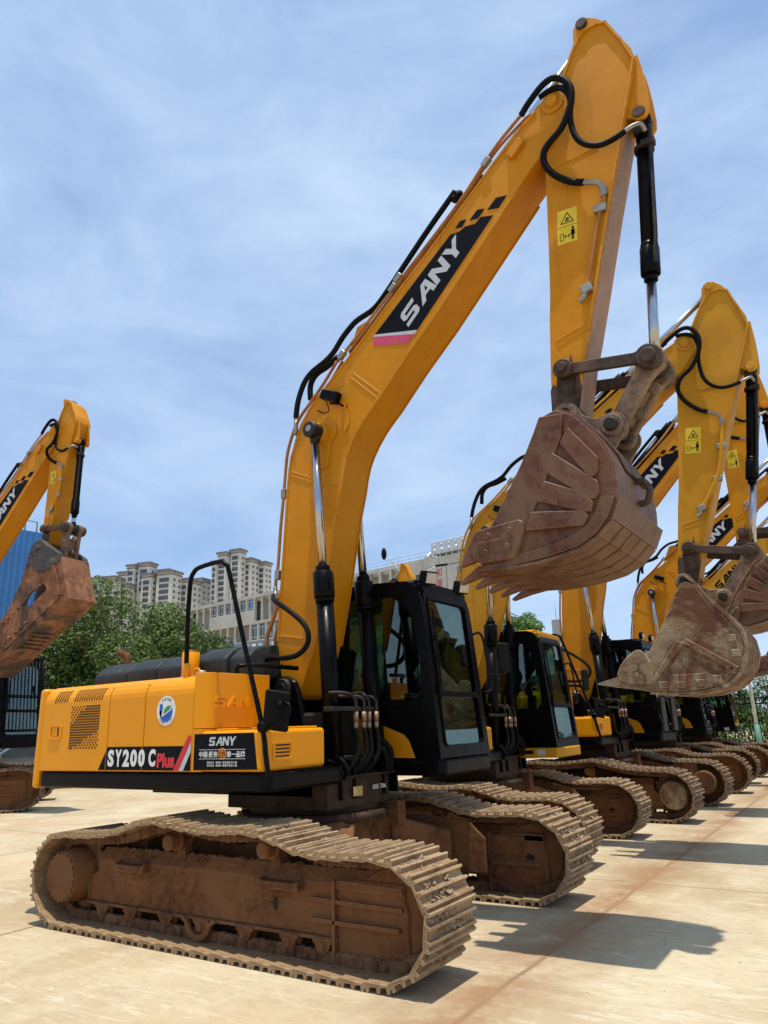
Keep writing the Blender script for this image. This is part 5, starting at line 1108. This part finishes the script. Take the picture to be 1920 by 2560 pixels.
def office():
    root=empty('office_building',(-28.03,52.88,-.64),R(-7),1.4)
    tag(root,'long grey concrete office building with deep window bays and railed flat roof','building')
    holes=[];win=[];deep=[]
    def add(x0,x1,z0,z1,k): holes.append([(x0,z0),(x1,z0),(x1,z1),(x0,z1)]); (win if k else deep).append((x0,x1,z0,z1))
    p=.985
    for i in range(-3,26):
        x0=-24.4+i*p; 
        if x0>-2.2: break
        w=(0<=i<6) or (10<=i<16) 
        if w: add(x0+.09,x0+p-.09,11.25,12.22,1)
        else: add(x0+.09,x0+p-.09,10.27,12.22,0)
    for i in range(-3,24):
        x0=-24.85+i*p; w=(i>=6 and i<12) or i>=18
        if x0>-2.2: break
        add(x0+.09,x0+p-.09,8.72,10.08,1 if w else 0)
    for i in range(4,25):
        x0=-24.6+i*p
        if x0>-1.5: break
        add(x0+.09,x0+p-.09,6.45,7.12,1)
    for i in range(12,25):
        x0=-24.6+i*p
        if x0>-1.5: break
        add(x0+.09,x0+p-.09,4.4,5.6,1)
    add(-1.45,-1.07,10.9,11.5,0); add(-.80,-.30,10.9,11.46,0)
    m=MB(); m.wall([(-34,.3),(0,.3),(0,12.5),(-34,12.5)],holes,lambda u,v,d:Vector((u,d,v)),.28); wl_=m.build('wall','concwall',root)
    m=MB(); m.box(-33.98,-.02,.9,1.4,.3,12.0); m.box(-33.9,0,.28,4.9,12.0,12.2); m.box(-.25,0,.28,5,.3,12.5); m.box(-34,-33.8,.28,5,.3,12.5); m.build('inner_wall','concwall',root)
    m=MB(); m.box(-34,0,.02,.9,10.12,10.25); m.box(-34,0,.3,.9,8.45,8.7); m.build('floor_slab','concwall',root)
    F=MB(); F.wall([(-.4,-.49),(.4,-.49),(.4,.49),(-.4,.49)],[[(-.36,-.30),(-.02,-.30),(-.02,.25),(-.36,.25)],[(.02,-.30),(.36,-.30),(.36,.25),(.02,.25)],[(-.36,.28),(.36,.28),(.36,.46),(-.36,.46)],[(-.36,-.46),(.36,-.46),(.36,-.33),(-.36,-.33)]],lambda u,v,d:Vector((u,d,v)),.05)
    src=None; psrc=None
    for n,(x0,x1,z0,z1) in enumerate(win):
        if src is None:
            src=F.build('window','winframe',root); w_=src
            P=MB(); P.box(-.38,.38,.03,.04,-.47,.47); psrc=P.build('pane','pane',src)
        else:
            w_=mesh_copy(src,root); q=mesh_copy(psrc,w_)
            if n in (5,30): q.data=q.data.copy(); q.data.materials[0]=MT['bluepane']
        w_.location=((x0+x1)/2,.12,(z0+z1)/2); w_.scale=((x1-x0)/.8,1,(z1-z0)/.98)
    for n,(x0,x1,z0,z1) in enumerate(deep):   # tapering fins
        f=MB(); f.bm.faces.new([f.bm.verts.new(p_) for p_ in ((x0-.08,-.0,z1),(x0-.08,-.003,z0),(x0-.08,.9,z0),(x0-.08,.9,z1))][::-1])
        f.bm.free()
    # roof rail
    m=MB(); 
    for k in range(35): m.cyl((-33.5+k*.98,.2,12.5),(-33.5+k*.98,.2,13.0),.014,n=5)
    for z in (12.75,13.0): m.cyl((-33.8,.2,z),(-.1,.2,z),.014,n=5)
    m.build('roof_railing','railing',root)
    m=MB(); m.box(-25,-2.3,-.06,-.002,8.02,8.62); fb=m.build('fascia_band','greyband',root)
    m=MB()
    for k,ch in enumerate('三一特约服务中心'): text(m,ch,lambda u,v:Vector((u,-.064,v)),(-19.35+k*.78,-18.85+k*.78,8.06,8.42),.02)
    m.build('fascia_lettering','white',fb)
    m=MB(); m.box(-8.6,-1.0,-.08,-.002,7.20,8.36); sg=m.build('signboard','signyellow',root)
    m=MB()
    for k,ch in enumerate('三一汽车维修站'): text(m,ch,lambda u,v:Vector((u,-.084,v)),(-6.35+k*.48,-6.05+k*.48,7.98,8.24),.01)
    for k,ch in enumerate('国土大厦'): text(m,ch,lambda u,v:Vector((u,-.084,v)),(-6.1+k*.72,-5.6+k*.72,7.42,7.86),.02)
    m.build('sign_lettering','decal',sg)
    # corner stair tower, side wall and rooftop tanks
    m=MB(); m.box(-.02,2.9,-.25,4.5,.3,12.36,.0); m.box(.48,.50,-.26,-.24,9,12.36); m.build('corner_block','concwall',root)
    m=MB(); m.box(1.28,1.34,-.256,-.25,8.0,11.75); m.box(-.02,2.9,-.256,-.25,11.70,11.76); m.box(.72,.76,-.256,-.25,11.76,12.3); m.build('wall_seam','cornice',root)
    m=MB()
    for ch,z in (('和',11.02),('源',10.30),('大',9.6)): text(m,ch,lambda u,v:Vector((u,-.258,v)),(.44,.94,z-.0,z+.56),.015)
    m.build('wall_lettering','redink',root)
    t=MB(); t.box(.0,2.9,-.1,1.6,12.62,13.5,.05)
    for k in range(5):
        for z,r in ((12.85,.17),(13.22,.10)): t.ball((.30+k*.58,-.10,z),r,(1,.45,1),2)
    for k in range(6): t.box(.15+k*.5,.22+k*.5,.0,.06,12.36,12.64)
    t.build('water_tank','tank',root)
    t=MB(); t.cyl((-.85,.8,12.5),(-.85,.8,12.9),.32,n=20); t.cyl((-.5,.5,12.5),(-.5,.5,13.0),.10,n=10); t.build('roof_vent','tank',root)
office()
_tw=None
def tower(name,label,vols,yawoff=36):
    global _tw
    root=empty('apartment_tower',(0,0,0)); root.location=(4.654+400*math.cos(R(vols[0][0])),-5.84+400*math.sin(R(vols[0][0])),0); tag(root,label,'building','apartment towers on the skyline')
    cen=Vector(root.location)
    for i,(a0,a1,zt,D,kind) in enumerate(vols):
        am=(a0+a1)/2; W=abs(a1-a0)*7.0*D/400
        c=Vector((4.654+D*math.cos(R(am)),-5.84+D*math.sin(R(am)),0))-cen
        th=R(am+180-yawoff); n1=Vector((math.cos(th),math.sin(th),0))   # normal of the left-hand face
        th2=R(am+180+(90-yawoff)); n2=Vector((math.cos(th2),math.sin(th2),0))
        w=.62*W/math.cos(R(yawoff)); d=.42*W/math.sin(R(yawoff))
        up=Vector((0,0,1)); m=MB(); m.obox(c+up*(zt/2),n2,n1,up,w/2,d/2,zt/2)
        m.build('block',MT['tower'],root)
        m=MB(); m.obox(c+up*(zt-.6),n2,n1,up,w/2+.7,d/2+.7,.55); m.obox(c+up*(zt-2.2),n2,n1,up,w/2+.3,d/2+.3,.25); m.build('cornice','cornice',root)
        if _tw is None:
            q=MB(); q.box(-1,1,-.12,.0,-.9,.9); _tw=q.build('window','towerpane',root); first=True
        else: first=False
        rows=kind[0]; cw=kind[1]
        for r in range(rows):
            z=zt-5.0-r*3.15
            for face,cols in ((0,kind[2]),(1,kind[3])):
                hw=w/2 if face==0 else d/2; N=n1 if face==0 else n2; off=(d/2 if face==0 else w/2); U=n2 if face==0 else n1
                for k in range(cols):
                    u=(k+.5)/cols*2*hw-hw if face==0 else ((k+.5)/cols*2*hw-hw)
                    if face==1 and False: continue
                    o=_tw if first else mesh_copy(_tw,root); first=False; o.parent=root
                    ww=(hw*.62/cols if face==0 else .75)*cw; hh=1.15 if face==0 else .65
                    p=c+N*(off+.05)+U*u+up*z
                    zr=math.atan2(-U.y,-U.x) if True else 0
                    o.matrix_local=Matrix.Translation(p)@Matrix(((U.x,-N.x,0,0),(U.y,-N.y,0,0),(0,0,1,0),(0,0,0,1)))@Matrix.Diagonal((ww,1,hh,1))
tower('t','tall beige apartment tower with stacked balconies, highest on the skyline beside the boom',
 [(136.65,136.10,91.5,398,(9,1,1,0)),(136.2,135.15,96.5,399,(9,1,1,0)),(135.2,134.05,98.0,398,(9,1,1,1)),(134.55,133.0,93.5,402,(8,1,1,2)),(133.25,132.03,92.5,405,(8,1,1,2)),(134.2,133.2,95.2,410,(1,1,1,1))])
tower('t','long low group of beige apartment blocks with stepped roofs rising above the tree top',
 [(145.9,145.35,75.5,395,(6,1,1,0)),(145.4,144.4,79.5,394,(7,1,1,0)),(144.45,143.3,80.0,392,(7,1,1,1)),(143.7,142.3,77.5,398,(6,1,2,1)),(143.5,142.4,86.0,408,(3,1,1,1)),(142.9,142.05,89.5,405,(4,1,1,1)),(142.1,140.8,90.5,404,(4,1,1,1)),(141.2,139.0,88.0,412,(3,1,2,2)),(141.8,140.7,83.0,396,(5,1,1,1)),(140.7,138.9,84.0,394,(5,1,1,2)),(139.9,137.4,81.0,402,(5,1,2,3)),(138.3,136.7,83.5,410,(5,1,1,2))])
# sheds, tall blue sheet wall
def ribbed(mb,p0,p1,z0,z1,th,n,amp=.04):
    p0=Vector(p0);p1=Vector(p1);d=(p1-p0)/n; nn=Vector((d.y,-d.x)).normalized()
    P=[]
    for i in range(n):
        for t,a in ((0,0),(.35,0),(.45,amp),(.9,amp)): q=p0+d*(i+t)+nn*a; P.append((q.x,q.y))
    P.append(tuple(p1)); P.append(tuple(p1-nn*th)); P.append(tuple(p0-nn*th)); mb.plan(P,z0,z1)
r_=empty('blue_warehouse',(-44,0,0)); tag(r_,'tall blue ribbed sheet metal warehouse behind the raised bucket at the left edge','building')
m=MB(); ribbed(m,(0+9.6,12.5),(10.4,17.6),0,12.9,.3,16,.06); m.box(0,9.6,17.3,17.6,0,12.8); m.build('wall','bluesheet',r_)
m=MB(); m.tube([(10.2,16.2,12.9),(10.2,16.2,13.5),(10.2,16.9,13.5),(10.2,16.9,12.9)],.05,smooth=False); m.build('roof_hatch','railing',r_)
r_=empty('shed',(-21,10,0),R(0)); tag(r_,'low shed with a red roof above a pale blue roof near the left edge','shed')
def shedroof(z0,z1,y0,y1,x0,x1,mat,name):
    m=MB(); n=26
    for i in range(n):
        a=x0+(x1-x0)*i/n; b=x0+(x1-x0)*(i+.55)/n; c=x0+(x1-x0)*(i+1)/n
        m.prof([(y0,z0),(y1,z1),(y1,z1+.04),(y0,z0+.04)],a,b); m.prof([(y0,z0),(y1,z1),(y1,z1+.08),(y0,z0+.08)],b,c)
    m.build(name,mat,r_)
def px_wall(u0,u1,z0,z1,dx): return None
q=R(57)
shd=MB(); ca,sa=math.cos(q),math.sin(q)
def SP(a,b,z): return Vector((a*ca-b*sa,a*sa+b*ca,z))   # a along the shed, b into depth
def slab(name,mat,a0,a1,pts):
    m=MB(); A=[m.bm.verts.new(SP(a0,b,z)) for b,z in pts]; B=[m.bm.verts.new(SP(a1,b,z)) for b,z in pts]
    m.bm.faces.new(A); m.bm.faces.new(B[::-1])
    for i in range(len(pts)): j=(i+1)%len(pts); m.bm.faces.new((A[j],A[i],B[i],B[j]))
    bmesh.ops.recalc_face_normals(m.bm,faces=m.bm.faces); return m.build(name,mat,r_)
shd.bm.free()
slab('red_roof','redroof',-7,3.5,[(.9,3.55),(3.2,4.25),(3.2,4.30),(.9,3.60)]); 
for k in range(12): slab('roof_sheet','lightblue',-7+k*.9,-7+k*.9+.86,[(-.2,3.02+.03*(k%3)),(1.1,3.55),(1.1,3.60),(-.2,3.07+.03*(k%3))])
slab('wall','concwall',-7,3.5,[(.4,0),(.5,0),(.5,2.6),(.4,2.6)]); slab('eave_beam','dark',-7,3.5,[(-.1,2.85),(.5,2.85),(.5,3.0),(-.1,3.0)])
for k in range(6): slab('post','concwall',-7+k*2,-6.9+k*2,[(-.05,0),(.05,0),(.05,2.9),(-.05,2.9)])
rnd=random.Random(5)
for k in range(14):
    a=-6+k*.65; slab('stacked_goods',rnd.choice(['greyband','concwall','cornice','bluesheet','seat']),a,a+.5,[(-.0,0),(.35,0),(.35,rnd.uniform(1.3,2.3)),(-.0,rnd.uniform(1.3,2.3))])
# parked car behind the left machine
def car():
    r=empty('parked_car',(-19.2,9.0,0),R(57)); tag(r,'dark silver parked car partly hidden behind the tracks of the left excavator','car')
    m=MB(); B=[(-2.2,.45),(-2.25,.75),(-2.1,.95),(-1.2,1.02),(-.55,1.48),(.75,1.50),(1.55,1.02),(2.15,.95),(2.25,.6),(2.2,.35),(-2.1,.35)]
    m.prism(B,-.85,.85,.06,2); bd=m.build('body',plain('car_paint',(.30,.33,.36),.25,.6,coat=.8),r)
    for y in (-.86,.86):
        g=MB(); g.prism([(-1.05,1.02),(-.50,1.42),(.12,1.44),(.12,1.02)],min(y,y*1.005),max(y,y*1.005)); g.prism([(.18,1.02),(.18,1.44),(.70,1.43),(1.35,1.02)],min(y,y*1.005),max(y,y*1.005)); g.build('side_window','carglass' if False else 'pane',r)
    g=MB(); g.prism([(-1.14,1.08),(-.60,1.45),(-.62,1.47),(-1.18,1.10)],-.7,.7); g.prism([(1.48,1.08),(.80,1.47),(.82,1.49),(1.52,1.10)],-.7,.7); g.build('windscreen','pane',r)
    for x in (-1.4,1.4):
        for y in (-.78,.78): w_=MB(); w_.cyl((x,y-.1,.33),(x,y+.1,.33),.33,n=24,bev=.03); o=w_.build('wheel','rubber',r); q_=MB(); q_.cyl((x,y-.11,.33),(x,y+.11,.33),.2,n=16); q_.build('rim','steel',o)
    for y in (-.98,.98): w_=MB(); w_.ball((-.95,y,1.08),.11,(.6,1,.7)); w_.build('wing_mirror','chrome',r)
car()
# ------------------------------------------------------------------ trees
def leafmat(name,a,b,c):
    t=NT(name); o=t.n.new('ShaderNodeObjectInfo'); g=t.n.new('ShaderNodeNewGeometry'); rp=g.outputs['Random Per Island']
    colr=t.ramp(rp,[(0,a),(.5,b),(1,c)]); t.set('Base Color',colr); t.set('Roughness',.55); t.set('Specular IOR Level',.35)
    tr=t.n.new('ShaderNodeBsdfTranslucent'); t.l.new(colr,tr.inputs[0]); mx_=t.n.new('ShaderNodeMixShader'); mx_.inputs[0].default_value=.25
    out=t.n['Material Output']; t.l.new(t.b.outputs[0],mx_.inputs[1]); t.l.new(tr.outputs[0],mx_.inputs[2]); t.l.new(mx_.outputs[0],out.inputs[0]); return t.m
LM=[leafmat('camphor_leaves',(.036,.068,.012),(.085,.145,.024),(.20,.27,.06)),leafmat('dark_leaves',(.026,.052,.010),(.06,.11,.018),(.14,.20,.04)),leafmat('light_leaves',(.06,.13,.02),(.10,.20,.03),(.17,.27,.05))]
MT['bark']=dirty('bark',[(.08,.055,.035),(.14,.10,.07),(.2,.15,.11)],6,.95,.6,.02)
def tree(loc,h,rx,rz,seed,n,leaf,mat,label,group,name='tree',clear=.3):
    rnd=random.Random(seed); r=empty(name,loc); tag(r,label,'tree',group)
    t=MB(); zc=h-rz; t.cyl((0,0,0),(0,0,zc*.6),.05*rx+.04,.04*rx+.03,n=10)
    blobs=[]
    for k in range(int(14+rx*7)):
        while True:
            p=Vector((rnd.uniform(-1,1),rnd.uniform(-1,1),rnd.uniform(-1,1)))
            if .35<p.length<1: break
        p=p.normalized()*rnd.uniform(.45,.86); b=rnd.uniform(.20,.36)
        c=Vector((p.x*rx,p.y*rx,zc+p.z*rz)); blobs.append((c,b*rx))
        if k%2==0: t.tube([(0,0,zc*.45),(c.x*.35,c.y*.35,zc*.6+c.z*.15),(c.x,c.y,c.z)],.010*rx+.010,n=5,sub=3)
    t.build('trunk','bark',r)
    m=bmesh.new()
    tot=sum(b*b for c,b in blobs)
    for c,b in blobs:
        for i in range(int(n*b*b/tot)):
            d=Vector((rnd.gauss(0,1),rnd.gauss(0,1),rnd.gauss(0,1)+.25)).normalized(); rr=b*(1-.45*rnd.random()**2)*(1+.18*noise.noise(d*2+c))
            p=c+Vector((d.x*rr,d.y*rr,d.z*rr*.8))
            nrm=(d*.7+Vector((rnd.gauss(0,.6),rnd.gauss(0,.6),rnd.gauss(.5,.5)))).normalized(); u=nrm.orthogonal().normalized(); a=rnd.uniform(0,6.28); v=nrm.cross(u); U=u*math.cos(a)+v*math.sin(a); V=nrm.cross(U)
            s=leaf*rnd.uniform(.7,1.35)
            vs=[m.verts.new(p-U*s),m.verts.new(p-V*s*.42),m.verts.new(p+U*s),m.verts.new(p+V*s*.42)]; m.faces.new(vs)
    me=bpy.data.meshes.new('crown'); m.to_mesh(me); m.free(); me.materials.append(mat); o=bpy.data.objects.new('crown',me); col.objects.link(o); o.parent=r; return r
G='broad trees behind the machines'
tree((-18.9,12.6,0),7.6,3.7,3.4,1,46000,.075,LM[0],'biggest round dark green tree crown, below the apartment blocks','broad trees behind the machines')
tree((-22.4,10.9,0),6.7,3.4,3.2,2,32000,.075,LM[0],'lower dark green tree left of the biggest round crown',G)
tree((-17.4,14.6,0),5.7,2.4,2.6,3,20000,.07,LM[1],'dark green tree at the right foot of the biggest round crown',G)
tree((-25.5,9.5,0),6.0,3.0,2.9,4,18000,.08,LM[1],'dark tree behind the blue warehouse corner and raised bucket',G)
tree((-26.5,5.6,0),6.4,3.0,3.0,14,16000,.08,LM[1],'dark leafy tree at the foot of the blue warehouse',G)
tree((-21.5,17.5,0),5.6,3.4,2.8,9,18000,.08,LM[1],'dense shaded tree deep behind the biggest round crown',G)
tree((-9.3,27.4,0),7.1,1.35,1.6,5,5000,.08,LM[2],'small bright green tree top showing over the second cab','small trees behind the row')
tree((-13.0,27.0,0),6.0,1.8,2.4,15,5000,.08,LM[2],'bright green tree seen through the windows of the nearest cab','small trees behind the row')
ORD=['first','second','third','fourth','fifth','sixth','seventh','eighth','ninth','tenth','eleventh','twelfth','thirteenth','fourteenth']
for k in range(14):
    x=-20+k*2.3; tree((x,33.0+.9*math.sin(k*2.3),0),3.5+.5*math.sin(k*1.7),1.9,1.85,20+k,6500,.08,LM[(k+1)%2],'leafy shrub tree behind the iron fence, %s from the left in its row'%ORD[k],'shrub trees growing along the back of the iron fence')
rnd=random.Random(77); m=bmesh.new()
for i in range(26000):
    p=Vector((rnd.uniform(-24,9),rnd.uniform(30.4,32.2),abs(rnd.gauss(0,.65)))); n_=Vector((rnd.gauss(0,.6),rnd.gauss(-.5,.6),rnd.gauss(.6,.4))).normalized(); u=n_.orthogonal().normalized(); a=rnd.uniform(0,6.28); U=u*math.cos(a)+n_.cross(u)*math.sin(a); V=n_.cross(U); q=rnd.uniform(.06,.11)
    m.faces.new([m.verts.new(p-U*q),m.verts.new(p-V*q*.45),m.verts.new(p+U*q),m.verts.new(p+V*q*.45)])
me=bpy.data.meshes.new('undergrowth'); m.to_mesh(me); m.free(); me.materials.append(LM[1]); o=bpy.data.objects.new('undergrowth',me); col.objects.link(o); tag(o,'low green undergrowth along the foot of the iron fence',None,None,'stuff')
# ------------------------------------------------------------------ fence, poles
def fence():
    r=empty('iron_fence',(0,30,0)); tag(r,'black iron bar fence running behind the farthest excavator','fence')
    m=MB()
    for k in range(250): x=-24+k*.13; m.cyl((x,0,.2),(x,0,2.42),.012,n=5)
    m.build('bars','rubber',r)
    for z in (.45,2.05,2.28): m=MB(); m.box(-24,8.5,-.02,.02,z-.025,z+.025); m.build('rail','rubber',r)
    for k in range(11): m=MB(); m.box(-24.05+k*3.2,-23.95+k*3.2,-.05,.05,0,2.5); m.build('post','rubber',r)
    m=MB(); m.box(-24,8.5,-.10,.10,0,.15); m.build('kerb','concwall',r)
fence()
MT['polegreen']=plain('green_pole_paint',(.10,.26,.20),.5); MT['polewhite']=plain('galvanised_pole',(.62,.66,.66),.4,.3)
r_=empty('pole',(1.18,22,0)); tag(r_,'white pole with a green foot standing in front of the iron fence','pole')
m=MB(); m.cyl((0,0,0),(0,0,1.28),.085,n=14); m.build('foot','polegreen',r_); m=MB(); m.cyl((0,0,1.28),(0,0,4.2),.055,n=14); m.build('shaft','polewhite',r_)
r_=empty('camera_pole',(-6.85,26.15,0)); tag(r_,'grey camera pole with one raised arm above the second cab','camera pole')
m=MB(); m.cyl((0,0,0),(0,0,4.4),.09,n=12); m.box(-.2,.2,-.12,.12,4.4,6.05,.03); m.cyl((0,0,6.05),(0,0,6.9),.012,n=5); m.build('mast','railing',r_)
m=MB(); m.tube([(.15,0,5.25),(.45,.15,5.62),(.95,.3,6.2)],.045,smooth=False); m.build('arm','polewhite',r_); m=MB(); m.obox((.9,.28,6.16),(.6,.2,.6),(-.2,1,0),(-.6,0,.6),.16,.07,.05,.01); m.cyl((.86,.26,6.1),(.88,.27,5.95),.05,n=10); m.build('camera','rubber',r_)
r_=empty('street_lamp',(-15.6,28.6,0)); tag(r_,'tall street lamp with a dark oval head over the nearest cab roof','street lamp')
m=MB(); m.cyl((0,0,0),(0,0,8.6),.08,.06,n=10); m.tube([(0,0,8.6),(-.35,-.2,9.4),(-.95,-.55,10.2),(-1.25,-.75,10.7)],.045); m.tube([(0,0,8.6),(.3,.2,9.6),(.8,.5,10.05),(1.0,.6,10.1)],.035); m.build('mast','polewhite',r_)
m=MB(); m.ball((-1.50,-.90,10.98),.19,(.9,.6,1.9),2); m.build('lamp_head','rubber',r_); m=MB(); m.obox((1.25,.75,10.2),(1,.6,.1),(-.6,1,0),(0,0,1),.35,.10,.05,.02); m.build('lamp_head','rubber',r_)
# mud lumps, pebbles on the yard
MT['soil']=MT['clod']
rnd=random.Random(11)
m=MB()
for k in range(420):
    x=rnd.uniform(-3,6.5); y=rnd.uniform(-5,9); r0=rnd.uniform(.002,.006)*(2.2 if rnd.random()<.06 else 1)
    if abs(x)<2.2 and -1.6<y<-.9: continue
    m.ball((x,y,r0*.4),r0,(1.2,1,.7),1,.6,k)
tag(m.build('grit','clod'),'scattered grit and pebbles on the concrete',None,None,'stuff')
